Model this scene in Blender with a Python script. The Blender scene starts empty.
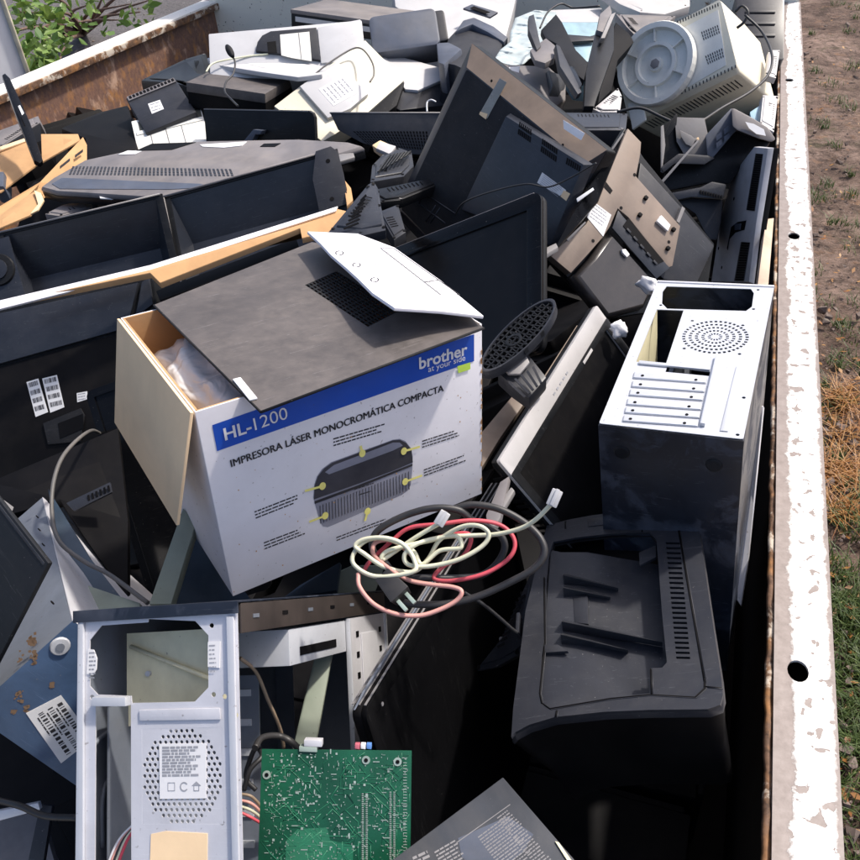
import bpy, bmesh, math, random
from mathutils import Vector, Matrix, geometry
R = math.radians
random.seed(7)
sc = bpy.context.scene
col = sc.collection
# ------------------------------------------------------------------ camera
FPX, CPX = 860.0, 430.0
CR = Matrix(((0.95131285,-0.13784329,0.27568658),(0.30018794,0.61728787,-0.72721585),(-0.06993616,0.77456757,0.62861278)))
CPOS = Vector((0,0,2.40)); RAIL = 1.40
def ray(px,py): return CR @ Vector(((px-CPX)/FPX, -(py-CPX)/FPX, -1.0))
def at(px,py,depth): return CPOS + ray(px,py)*depth
def atz(px,py,z):
    r = ray(px,py); return CPOS + r*((z-CPOS.z)/r.z)
cam = bpy.data.cameras.new('camera'); co = bpy.data.objects.new('camera', cam); col.objects.link(co)
cam.sensor_width = 36; cam.lens = 36.0; cam.clip_start = .02; cam.clip_end = 400
co.matrix_world = Matrix.Translation(CPOS) @ CR.to_4x4()
sc.camera = co
# ------------------------------------------------------------------ tags
def tag(o, label=None, cat=None, group=None, kind=None):
    if label: o['label'] = label
    if cat: o['category'] = cat
    if group: o['group'] = group
    if kind: o['kind'] = kind
    return o
def thing(name, M, label, cat, group=None, base=None):
    o = bpy.data.objects.new(name, None); col.objects.link(o); o.empty_display_size = .05
    o.matrix_world = M.copy()
    return tag(o, label, cat, group)
def pw(o):
    m=o.matrix_basis.copy()
    while o.parent is not None: o=o.parent; m=o.matrix_basis @ m
    return m
# ------------------------------------------------------------------ frames
class Fr:
    def __init__(s, M, D=(0,0,0)): s.M = M; s.I = M.inverted(); s.D = D
    def hit(s, px, py, axis, val):
        o = s.I @ CPOS; d = (s.I.to_3x3()) @ ray(px,py)
        t = (val-o[axis])/d[axis]; return o + d*t
    def f(s, px, py, y=None):            # on the visible face (local y = const) -> (x,z)
        p = s.hit(px,py,1, -s.D[1]/2 if y is None else y); return (p.x, p.z)
    def fs(s, pts, y=None): return [s.f(a,b,y) for a,b in pts]
def pose(n):
    T, Rm, D = POSE[n]
    M = Matrix(Rm).to_4x4(); M.translation = Vector(T)
    return Fr(M, D)
def frame(o, x, y_away, D=(0,0,0)):
    x = Vector(x).normalized(); y = Vector(y_away); y = (y - x*y.dot(x)).normalized(); z = x.cross(y)
    M = Matrix((x,y,z)).transposed().to_4x4(); M.translation = Vector(o)
    return Fr(M, D)
# ------------------------------------------------------------------ mesh builder
class MB:
    def __init__(s): s.v=[]; s.f=[]; s.sm=[]
    def add(s, vs, fs, smooth=False):
        k=len(s.v); s.v += [tuple(v) for v in vs]; s.f += [tuple(i+k for i in f) for f in fs]; s.sm += [smooth]*len(fs); return s
    def box(s,x0,x1,y0,y1,z0,z1):
        return s.add([(x0,y0,z0),(x1,y0,z0),(x1,y1,z0),(x0,y1,z0),(x0,y0,z1),(x1,y0,z1),(x1,y1,z1),(x0,y1,z1)],
                     [(0,3,2,1),(4,5,6,7),(0,1,5,4),(1,2,6,5),(2,3,7,6),(3,0,4,7)])
    def loft(s, loops, cap=True, smooth=False):
        n=len(loops[0]); vs=[p for l in loops for p in l]; fs=[]
        for k in range(len(loops)-1):
            for i in range(n):
                j=(i+1)%n; fs.append((k*n+i,k*n+j,(k+1)*n+j,(k+1)*n+i))
        s.add(vs,fs,smooth)
        if cap:
            k=len(s.v)-len(vs)
            s.f.append(tuple(k+i for i in range(n))[::-1]); s.f.append(tuple(k+(len(loops)-1)*n+i for i in range(n))); s.sm += [False,False]
        return s
    def prism(s, pts, y0, y1, smooth=False):     # polygon in xz, extruded along y
        return s.loft([[(x,y0,z) for x,z in pts],[(x,y1,z) for x,z in pts]], smooth=smooth)
    def frustum(s, p0, y0, p1, y1): return s.loft([[(x,y0,z) for x,z in p0],[(x,y1,z) for x,z in p1]])
    def plate(s, outer, holes, y0, y1):
        loops=[outer]+holes
        V=[[Vector((x,z,0)) for x,z in l] for l in loops]
        tr=geometry.tessellate_polygon(V); flat=[p for l in loops for p in l]; n=len(flat)
        vs=[(x,y0,z) for x,z in flat]+[(x,y1,z) for x,z in flat]
        fs=[tuple(t) for t in tr]+[tuple(i+n for i in t[::-1]) for t in tr]
        k=0
        for l in loops:
            m=len(l)
            for i in range(m): fs.append((k+i,k+(i+1)%m,k+(i+1)%m+n,k+i+n))
            k+=m
        return s.add(vs,fs)
    def tube(s, pts, r, n=8, cap=True, smooth=True):
        pts=[Vector(p) for p in pts]; loops=[]
        up=Vector((0,0,1)); t=(pts[1]-pts[0]).normalized()
        if abs(t.dot(up))>.9: up=Vector((1,0,0))
        a=t.cross(up).normalized()
        for i,p in enumerate(pts):
            t=(pts[min(i+1,len(pts)-1)]-pts[max(i-1,0)]).normalized()
            a=(a-t*a.dot(t)).normalized(); b=t.cross(a)
            rr=r(i/(len(pts)-1)) if callable(r) else r
            loops.append([p+a*(rr*math.cos(2*math.pi*k/n))+b*(rr*math.sin(2*math.pi*k/n)) for k in range(n)])
        return s.loft(loops,cap,smooth)
    def cyl(s,x,z,r,y0,y1,n=20,r1=None):
        r1=r if r1 is None else r1
        c=lambda q:[(x+q*math.cos(2*math.pi*k/n),z+q*math.sin(2*math.pi*k/n)) for k in range(n)]
        return s.frustum(c(r),y0,c(r1),y1)
    def sector(s,x,z,r0,r1,a0,a1,y0,y1,n=3):
        P=[(x+r0*math.cos(a0+(a1-a0)*i/n),z+r0*math.sin(a0+(a1-a0)*i/n)) for i in range(n+1)]
        Q=[(x+r1*math.cos(a0+(a1-a0)*i/n),z+r1*math.sin(a0+(a1-a0)*i/n)) for i in range(n,-1,-1)]
        return s.prism(P+Q,y0,y1)
    def perf(s,x0,x1,z0,z1,nx,nz,fr,y0,y1,stag=False,mask=None,k=8,asp=1):  # sheet with real holes
        dx=(x1-x0)/nx; dz=(z1-z0)/nz
        for j in range(nz):
            off=dx/2 if (stag and j%2) else 0
            za=z0+j*dz; zb=za+dz
            cells=[]
            if off: cells.append((x0,x0+off,False)); 
            m=nx-1 if off else nx
            for i in range(m): cells.append((x0+off+i*dx,x0+off+(i+1)*dx,True))
            if off: cells.append((x1-off,x1,False))
            for a,b,h in cells:
                cx=(a+b)/2; cz=(za+zb)/2
                if h and (mask is None or mask(cx,cz)):
                    o=[(b,cz),(b,zb),(cx,zb),(a,zb),(a,cz),(a,za),(cx,za),(b,za)]
                    r=fr*min(dx,dz)/2
                    q=[(cx+r*asp*math.cos(math.pi*i/4),cz+r*math.sin(math.pi*i/4)) for i in range(8)]
                    vs=[(x,y0,z) for x,z in o+q]+[(x,y1,z) for x,z in q]
                    fs=[(i,(i+1)%8,8+(i+1)%8,8+i) for i in range(8)]+[(8+i,8+(i+1)%8,16+(i+1)%8,16+i) for i in range(8)]
                    s.add(vs,fs)
                else: s.add([(a,y0,za),(b,y0,za),(b,y0,zb),(a,y0,zb)],[(0,1,2,3)])
        return s
    def build(s, name, mat, parent=None, bevel=0, M=None, seg=2, fixn=True):
        me=bpy.data.meshes.new(name); me.from_pydata(s.v,[],s.f); me.validate()
        if len(s.sm)==len(me.polygons): me.polygons.foreach_set('use_smooth', s.sm)
        if fixn or bevel:
            bm=bmesh.new(); bm.from_mesh(me)
            bmesh.ops.recalc_face_normals(bm, faces=bm.faces)
            if bevel:
                es=[e for e in bm.edges if len(e.link_faces)==2 and e.calc_face_angle(0)>R(28)]
                try:
                    r=bmesh.ops.bevel(bm, geom=es, offset=bevel, segments=seg, profile=.6, affect='EDGES', clamp_overlap=True)
                    for f in r['faces']: f.smooth=True
                except Exception as e: print('bevel',name,e)
            bm.to_mesh(me); bm.free()
        if bevel:
            for p in me.polygons: p.use_smooth=True
            try: me.set_sharp_from_angle(angle=R(35))
            except Exception: pass
        o=bpy.data.objects.new(name,me); col.objects.link(o); me.materials.append(mat)
        if parent is not None: o.parent=parent
        if M is not None: o.matrix_world = M if parent is None else o.matrix_world; 
        return o
def rr(x0,x1,z0,z1,r,n=5):
    P=[]
    for cx,cz,a in ((x1-r,z1-r,0),(x0+r,z1-r,90),(x0+r,z0+r,180),(x1-r,z0+r,270)):
        for i in range(n+1): t=R(a+90*i/n); P.append((cx+r*math.cos(t),cz+r*math.sin(t)))
    return P
def catmull(P, n=10):
    P=[Vector(p) for p in P]; Q=[P[0]*2-P[1]]+P+[P[-1]*2-P[-2]]; out=[]
    for i in range(1,len(Q)-2):
        a,b,c,d=Q[i-1:i+3]
        for k in range(n):
            t=k/n; out.append(.5*((2*b)+(c-a)*t+(2*a-5*b+4*c-d)*t*t+(3*b-a-3*c+d)*t**3))
    out.append(P[-1]); return out
def cable(name, pts, r, mat, label=None, cat='cable', parent=None, group=None, n=8):
    """pts: (px,py,depth)"""
    W=catmull([at(*p) for p in pts], n); o0=W[0].copy()
    if parent is not None:
        I=pw(parent).inverted(); ob=MB().tube([I@p for p in W],r,7).build(name,mat,parent,fixn=False)
    else:
        ob=MB().tube([p-o0 for p in W],r,7).build(name,mat,fixn=False); ob.location=o0
        tag(ob,label,cat,group)
    return ob
# ------------------------------------------------------------------ text
def text_mesh(body, size=1, bold=0, ext=.0004, name='text', spacing=1.0, italic=0):
    c=bpy.data.curves.new(name,'FONT'); c.body=body; c.size=size; c.offset=bold*size; c.extrude=0; c.resolution_u=3; c.space_character=spacing; c.shear=italic
    o=bpy.data.objects.new(name,c); col.objects.link(o)
    dg=bpy.context.evaluated_depsgraph_get(); dg.update()
    me=bpy.data.meshes.new_from_object(o.evaluated_get(dg)); 
    bpy.data.objects.remove(o); bpy.data.curves.remove(c); me.name=name
    return me
def text_px(body, F, pA, pB, mat, parent, name='lettering', bold=0, y=None, hs=1.0, proud=.0008, spacing=1.0, conv=None):
    """lettering whose baseline runs from pA to pB (photo pixels) on F's visible face"""
    y = -F.D[1]/2 if y is None else y
    if conv: A=conv(*pA); B=conv(*pB)
    else: A=F.f(*pA,y=y); B=F.f(*pB,y=y)
    me=text_mesh(body,1,bold,name=name,spacing=spacing)
    xs=[v.co.x for v in me.vertices]; x0,x1=min(xs),max(xs)
    L=math.hypot(B[0]-A[0],B[1]-A[1]); s=L/(x1-x0); a=math.atan2(B[1]-A[1],B[0]-A[0])
    ca,sa=math.cos(a),math.sin(a)
    for v in me.vertices:
        u=(v.co.x-x0)*s; w=v.co.y*s*hs
        v.co=Vector((A[0]+u*ca-w*sa, y-proud, A[1]+u*sa+w*ca))
    bm=bmesh.new(); bm.from_mesh(me); bm.normal_update()
    for f in bm.faces:
        if f.normal.y>0: f.normal_flip()
    bm.to_mesh(me); bm.free()
    me.materials.clear(); me.materials.append(mat)
    o=bpy.data.objects.new(name,me); col.objects.link(o); o.parent=parent
    return o
def lines(mb, A, B, n, pitch, h, y, rag=.25, words=True, seed=0):
    """rows of illegible fine print: starts at A, baseline direction A->B (local xz); rows go downwards"""
    rnd=random.Random(seed); a=math.atan2(B[1]-A[1],B[0]-A[0]); L=math.hypot(B[0]-A[0],B[1]-A[1]); ca,sa=math.cos(a),math.sin(a)
    for k in range(n):
        x=0; end=L*(1-rnd.random()*rag) 
        while x<end:
            w=rnd.uniform(1.2,4.5)*h if words else end
            w=min(w,end-x)
            P=[]
            for u,v in ((x,-k*pitch),(x+w,-k*pitch),(x+w,-k*pitch+h),(x,-k*pitch+h)): P.append((A[0]+u*ca-v*sa, y, A[1]+u*sa+v*ca))
            mb.add(P,[(0,1,2,3)]); x+=w+h*.55
def bars(mb, A, B, h, y, seed=0, n=40):
    """a barcode strip from A to B (local xz), bars of height h"""
    rnd=random.Random(seed); a=math.atan2(B[1]-A[1],B[0]-A[0]); L=math.hypot(B[0]-A[0],B[1]-A[1]); ca,sa=math.cos(a),math.sin(a); x=0
    while x<L:
        w=L/n*rnd.choice((.5,.8,1.3,1.9)); w=min(w,L-x)
        mb.add([(A[0]+u*ca-v*sa,y,A[1]+u*sa+v*ca) for u,v in ((x,0),(x+w,0),(x+w,h),(x,h))],[(0,1,2,3)]); x+=w+L/n*rnd.choice((.5,.9,1.2))
# ------------------------------------------------------------------ materials
def newmat(name):
    m=bpy.data.materials.new(name); m.use_nodes=True; nt=m.node_tree; b=nt.nodes['Principled BSDF']; return m,nt,b
def N(nt,t,**k):
    n=nt.nodes.new(t)
    for a,v in k.items():
        if a in n.inputs.keys() if hasattr(n.inputs,'keys') else False: n.inputs[a].default_value=v
        else: setattr(n,a,v)
    return n
def noise(nt,vec,scale,detail=6,rough=.6,dist=0):
    n=nt.nodes.new('ShaderNodeTexNoise'); n.inputs['Scale'].default_value=scale; n.inputs['Detail'].default_value=detail; n.inputs['Roughness'].default_value=rough; n.inputs['Distortion'].default_value=dist
    nt.links.new(vec,n.inputs['Vector']); return n.outputs['Fac']
def ramp(nt,fac,stops):
    n=nt.nodes.new('ShaderNodeValToRGB'); e=n.color_ramp.elements
    while len(e)<len(stops): e.new(.5)
    for i,(p,c) in enumerate(stops): e[i].position=p; e[i].color=(c,c,c,1) if not hasattr(c,'__len__') else (*c,1)
    nt.links.new(fac,n.inputs['Fac']); return n.outputs['Color']
def mix(nt,fac,a,b,mode='MIX'):
    n=nt.nodes.new('ShaderNodeMix'); n.data_type='RGBA'; n.blend_type=mode
    for i,x in ((6,a),(7,b)):
        if hasattr(x,'__len__'): n.inputs[i].default_value=(*x[:3],1)
        else: nt.links.new(x,n.inputs[i])
    if isinstance(fac,float): n.inputs[0].default_value=fac
    else: nt.links.new(fac,n.inputs[0])
    return n.outputs[2]
def surf(name,base,rough=.5,metal=0,dust=.3,dustcol=(.30,.26,.22),var=.25,bump=.15,scr=.0,bscale=260,spec=.5,speck=0,coat=0,dscale=5,dlo=.38,dhi=.72):
    """general worn surface: colour mottling, patches of dust, fine bump, scratches"""
    m,nt,b=newmat(name); tc=nt.nodes.new('ShaderNodeTexCoord').outputs['Object']
    info=nt.nodes.new('ShaderNodeObjectInfo'); 
    off=nt.nodes.new('ShaderNodeVectorMath'); off.operation='MULTIPLY_ADD'
    cmb=nt.nodes.new('ShaderNodeCombineXYZ'); nt.links.new(info.outputs['Random'],cmb.inputs[0]); nt.links.new(info.outputs['Random'],cmb.inputs[1])
    nt.links.new(cmb.outputs[0],off.inputs[0]); off.inputs[1].default_value=(7,13,5); nt.links.new(tc,off.inputs[2]); v=off.outputs[0]
    n1=noise(nt,v,9,5,.6,.4); n2=noise(nt,v,55,6,.7)
    c=mix(nt,ramp(nt,n1,[(.3,0),(.7,1)]),tuple(x*(1-var) for x in base),tuple(min(1,x*(1+var)) for x in base))
    if dust>0:
        d=nt.nodes.new('ShaderNodeMath'); d.operation='MULTIPLY'; nt.links.new(ramp(nt,noise(nt,v,dscale,7,.65,.8),[(dlo,0),(dhi,1)]),d.inputs[0]); nt.links.new(ramp(nt,n2,[(.25,.25),(.75,1)]),d.inputs[1])
        d2=nt.nodes.new('ShaderNodeMath'); d2.operation='MULTIPLY'; nt.links.new(d.outputs[0],d2.inputs[0]); d2.inputs[1].default_value=dust
        c=mix(nt,d2.outputs[0],c,dustcol)
        rr_=nt.nodes.new('ShaderNodeMath'); rr_.operation='MULTIPLY_ADD'; nt.links.new(d.outputs[0],rr_.inputs[0]); rr_.inputs[1].default_value=min(.4,dust*.6); rr_.inputs[2].default_value=rough; rr_.use_clamp=True
        nt.links.new(rr_.outputs[0],b.inputs['Roughness'])
    else: b.inputs['Roughness'].default_value=rough
    if scr>0:
        mp=nt.nodes.new('ShaderNodeMapping'); mp.inputs['Scale'].default_value=(3,40,60); mp.inputs['Rotation'].default_value=(.3,.9,.5); nt.links.new(v,mp.inputs[0])
        s=ramp(nt,noise(nt,mp.outputs[0],6,3,.5,1.5),[(.66,0),(.69,1),(.72,0)])
        sm=nt.nodes.new('ShaderNodeMath'); sm.operation='MULTIPLY'; nt.links.new(s,sm.inputs[0]); sm.inputs[1].default_value=scr
        c=mix(nt,sm.outputs[0],c,tuple(min(1,x*2+.12) for x in base))
    if speck>0:
        s=ramp(nt,noise(nt,v,180 if sum(base)>.35 else 260,2,.5),[(.70 if sum(base)>.35 else .735,0),(.76 if sum(base)>.35 else .77,1)]); sm=nt.nodes.new('ShaderNodeMath'); sm.operation='MULTIPLY'; nt.links.new(s,sm.inputs[0]); sm.inputs[1].default_value=speck
        c=mix(nt,sm.outputs[0],c,(.09,.06,.04) if sum(base)>.35 else (.22,.21,.20))
    nt.links.new(c,b.inputs['Base Color']); b.inputs['Metallic'].default_value=metal; b.inputs['Specular IOR Level'].default_value=spec
    if coat: b.inputs['Coat Weight'].default_value=coat; b.inputs['Coat Roughness'].default_value=.08
    if bump>0:
        bp=nt.nodes.new('ShaderNodeBump'); bp.inputs['Strength'].default_value=bump; bp.inputs['Distance'].default_value=.0006
        nt.links.new(noise(nt,v,bscale,3,.6),bp.inputs['Height'])
        b2=nt.nodes.new('ShaderNodeBump'); b2.inputs['Strength'].default_value=bump*.8; b2.inputs['Distance'].default_value=.004
        nt.links.new(noise(nt,v,7,3,.5),b2.inputs['Height']); nt.links.new(bp.outputs[0],b2.inputs['Normal']); nt.links.new(b2.outputs[0],b.inputs['Normal'])
    return m
DUST=(.24,.20,.165)
K={}
K['black']=surf('black_plastic',(.009,.010,.012),.34,dust=.12,dustcol=(.12,.11,.10),scr=.25,spec=.2,speck=.5)
K['tvblack']=surf('mirror_black',(.003,.003,.0035),.5,dust=.05,dustcol=(.02,.02,.02),bump=.02,scr=.08,spec=.07,speck=.12)
K['blackb']=surf('black_plastic_blue_sheen',(.016,.018,.024),.4,dust=.3,dustcol=(.10,.10,.105),scr=.2,spec=.4)
K['black2']=surf('matt_black_plastic',(.011,.012,.015),.55,dust=.3,dustcol=(.09,.085,.08),scr=.2,spec=.14,speck=.5)
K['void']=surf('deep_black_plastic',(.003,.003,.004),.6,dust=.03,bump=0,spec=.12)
K['gloss']=surf('glossy_black',(.004,.0045,.006),.14,dust=.08,dustcol=(.05,.048,.045),bump=.03,scr=.12,spec=.16,speck=.4)
K['screen']=surf('dusty_dark_screen',(.005,.005,.006),.3,dust=.10,dustcol=(.10,.09,.075),bump=.03,scr=.1,spec=.2)
K['dgrey']=surf('dark_grey_plastic',(.022,.024,.031),.36,dust=.35,dustcol=(.11,.105,.10),scr=.3,spec=.35,speck=.6)
K['blueblack']=surf('blue_black_shell',(.017,.020,.028),.30,dust=.25,dustcol=(.11,.11,.12),scr=.3,spec=.45,speck=.5)
K['bluegrey']=surf('blue_grey_plastic',(.065,.080,.115),.45,dust=.3,dustcol=(.2,.18,.16))
K['brownblack']=surf('sunlit_brown_dusty_black',(.15,.115,.09),.5,dust=.6,dustcol=(.30,.22,.165),scr=.1)  # on the big monitor's upper edge this brown stands for sun glare
K['brownm']=surf('sunlit_brown_mount',(.20,.155,.125),.5,dust=.6,dustcol=(.34,.26,.20),scr=.1)  # brown lightened to carry the sun's glare on the mount
K['darkbrown']=surf('dark_brown_grime',(.028,.022,.020),.5,dust=.4,dustcol=(.12,.09,.075))
K['dgreyg']=surf('satin_dark_cover',(.035,.032,.032),.28,dust=.25,dustcol=(.16,.13,.11),spec=.6)
K['dgreyd']=surf('dark_soundbar',(.022,.025,.032),.5,dust=.5,dustcol=(.13,.125,.13))
K['topdust']=surf('dust_caked_black_metal',(.055,.048,.046),.45,dust=.75,dustcol=(.20,.175,.165),dscale=6,dlo=.25,dhi=.75,scr=.5,var=.3)
K['greydust']=surf('dusty_grey_back',(.15,.14,.145),.55,dust=.6,dustcol=(.32,.285,.26))
K['midgrey2']=surf('light_grey_back',(.45,.45,.47),.5,dust=.4,dustcol=(.38,.35,.33))
K['vanw']=surf('white_vehicle_paint',(.66,.68,.72),.4,dust=.1,bump=0,speck=0,var=.03)
K['floor']=surf('shaded_dirty_steel',(.022,.017,.014),.8,dust=.2,dustcol=(.07,.05,.035),spec=.1)  # near-black colour holds the shade inside the bed as well as dirt
K['cream2']=surf('yellow_white_trim',(.7,.66,.5),.5,dust=.1)
K['midgrey']=surf('grey_plastic',(.20,.195,.20),.5,dust=.4)
K['silver']=surf('silver_bezel',(.46,.45,.45),.42,metal=.0,dust=.25,dustcol=(.45,.4,.36),speck=.5,var=.1)
K['white']=surf('off_white_plastic',(.52,.52,.53),.45,dust=.15,dustcol=(.4,.36,.3),speck=.3,var=.08)
K['beige']=surf('aged_beige_plastic',(.78,.73,.58),.5,dust=.25,dustcol=(.4,.34,.24),speck=.4,var=.08)
K['ivory']=surf('grey_white_plastic',(.80,.79,.73),.5,dust=.25,dustcol=(.35,.33,.27),speck=.4,var=.1)
K['green']=surf('grey_green_steel',(.27,.31,.25),.5,dust=.3,dustcol=(.35,.33,.26),speck=.4)
K['yellowed']=surf('yellowed_steel',(.78,.73,.50),.4,metal=.0,dust=.4,dustcol=(.45,.36,.18),speck=.5,var=.2)
K['galv']=surf('galvanised_steel',(.62,.62,.655),.42,metal=.25,dust=.22,dustcol=(.36,.34,.33),speck=.5,var=.12,scr=.2)
K['galvw']=surf('pale_plated_steel',(.54,.56,.60),.42,metal=.25,dust=.15,dustcol=(.42,.4,.38),speck=.5,var=.08)
K['galvd']=surf('dull_steel_inside',(.20,.225,.27),.45,metal=.4,dust=.4,dustcol=(.2,.19,.19),speck=.4,var=.2)
K['bluemetal']=surf('blue_steel',(.055,.10,.19),.36,metal=.3,dust=.2,dustcol=(.14,.17,.22),speck=.5,var=.35,scr=.25)
K['darkblue']=surf('dark_blue_panel',(.03,.05,.075),.3,metal=.3,dust=.25,dustcol=(.2,.2,.2),speck=.3)
K['navy']=surf('navy_black_paint',(.012,.016,.026),.3,dust=.95,dustcol=(.050,.060,.085),dscale=11,dlo=.48,dhi=.56,var=.4,bump=.08,scr=.4)
K['card']=surf('brown_cardboard',(.50,.30,.15),.85,dust=.2,dustcol=(.35,.2,.1),bump=.4,bscale=90,spec=.2,var=.15)
K['cream']=surf('pale_cardboard_liner',(.86,.64,.40),.85,dust=.1,dustcol=(.4,.27,.15),bump=.3,bscale=90,spec=.2,var=.08)
K['print']=surf('white_printed_board',(.77,.76,.80),.6,dust=.22,dustcol=(.45,.40,.36),bump=.15,bscale=120,speck=.6,spec=.3,var=.06)
K['paper']=surf('white_label_paper',(.72,.72,.73),.6,dust=.2,dustcol=(.5,.48,.44),bump=.1,var=.05,spec=.3)
K['ink']=surf('black_ink',(.03,.03,.035),.6,dust=.15,bump=0,spec=.2)
K['inkg']=surf('grey_ink',(.30,.31,.34),.6,dust=0,bump=0,spec=.2)
K['blueink']=surf('blue_print',(.008,.075,.46),.5,dust=.15,dustcol=(.2,.24,.4),bump=.1,speck=.3,spec=.3,var=.1)
K['whiteink']=surf('white_print',(.78,.78,.80),.6,dust=.05,bump=0,spec=.2)
K['yellow']=surf('yellow_print',(.78,.72,.22),.5,dust=0,bump=0)
K['lime']=surf('lime_sticker',(.55,.78,.10),.5,dust=0,bump=0)
K['pcb']=surf('green_circuit_board',(.006,.085,.042),.35,dust=.25,dustcol=(.02,.07,.05),var=.45,bump=.2,bscale=500)
K['solder']=surf('solder',(.34,.42,.37),.35,metal=.15,dust=.1,bump=0)
K['copperg']=surf('light_green_mask',(.015,.15,.075),.3,dust=.1,bump=.1,var=.2)
K['rubber']=surf('black_cable_rubber',(.018,.019,.022),.45,dust=.15,bump=.1)
K['creamc']=surf('cream_cable',(.62,.62,.46),.5,dust=.25,dustcol=(.4,.36,.25),bump=.05)
K['redc']=surf('red_cable',(.55,.06,.09),.45,dust=.35,dustcol=(.6,.35,.3),bump=.05)
K['pinkc']=surf('pink_cable',(.62,.30,.26),.5,dust=.3,dustcol=(.5,.35,.28),bump=.05)
K['brownc']=surf('tan_cable',(.30,.22,.15),.5,dust=.2,bump=.05)
K['greyc']=surf('grey_cable',(.11,.105,.10),.5,dust=.3,bump=.05)
K['wood']=surf('pale_wood',(.52,.40,.30),.8,dust=.3,bump=.4,bscale=80)
K['teal']=surf('pale_blue_plastic',(.30,.46,.54),.45,dust=.2,dustcol=(.4,.42,.4))
K['paleteal']=surf('pale_blue_film',(.44,.51,.52),.4,dust=.3,dustcol=(.5,.5,.46),bump=.6,bscale=30)
def rusty(name, paint, rust, lo, hi, scale=6, stretch=(1,1,1), rough=.7, dark=(.05,.028,.018), streak=False):
    m,nt,b=newmat(name); tc=nt.nodes.new('ShaderNodeTexCoord').outputs['Object']
    mp=nt.nodes.new('ShaderNodeMapping'); mp.inputs['Scale'].default_value=stretch; nt.links.new(tc,mp.inputs[0]); v=mp.outputs[0]
    a=noise(nt,v,scale,9,.68,.3); r2=noise(nt,v,scale*5,6,.7,.5)
    rc=mix(nt,ramp(nt,r2,[(.35,0),(.65,1)]),dark,rust)
    rc=mix(nt,ramp(nt,noise(nt,v,scale*1.7,4,.6),[(.5,0),(.75,1)]),rc,(.42,.20,.07))
    c=mix(nt,ramp(nt,a,[(lo,0),(hi,1)]),rc,paint)
    s=ramp(nt,noise(nt,tc,70,3,.6),[(.66,0),(.72,1)]); c=mix(nt,s,c,dark)
    nt.links.new(c,b.inputs['Base Color']); b.inputs['Roughness'].default_value=rough; b.inputs['Specular IOR Level'].default_value=.3
    bp=nt.nodes.new('ShaderNodeBump'); bp.inputs['Strength'].default_value=.5; bp.inputs['Distance'].default_value=.003
    nt.links.new(a,bp.inputs['Height']); b2=nt.nodes.new('ShaderNodeBump'); b2.inputs['Strength'].default_value=.4; b2.inputs['Distance'].default_value=.0015
    nt.links.new(r2,b2.inputs['Height']); nt.links.new(bp.outputs[0],b2.inputs['Normal']); nt.links.new(b2.outputs[0],b.inputs['Normal'])
    return m
K['rustwall']=rusty('rusted_steel_wall',(.50,.33,.24),(.25,.135,.095),.55,.68,14,(1.2,1.2,.7),dark=(.14,.085,.068))
K['rustpaint']=rusty('chipped_white_paint_on_rust',(.74,.73,.69),(.17,.12,.09),.27,.30,7,(1,1,1))
K['edgerust']=rusty('rusty_lip',(.55,.48,.40),(.19,.11,.07),.52,.58,12)
K['head']=rusty('cream_paint_with_rust_specks',(.86,.82,.70),(.24,.11,.05),.30,.35,9)
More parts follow.
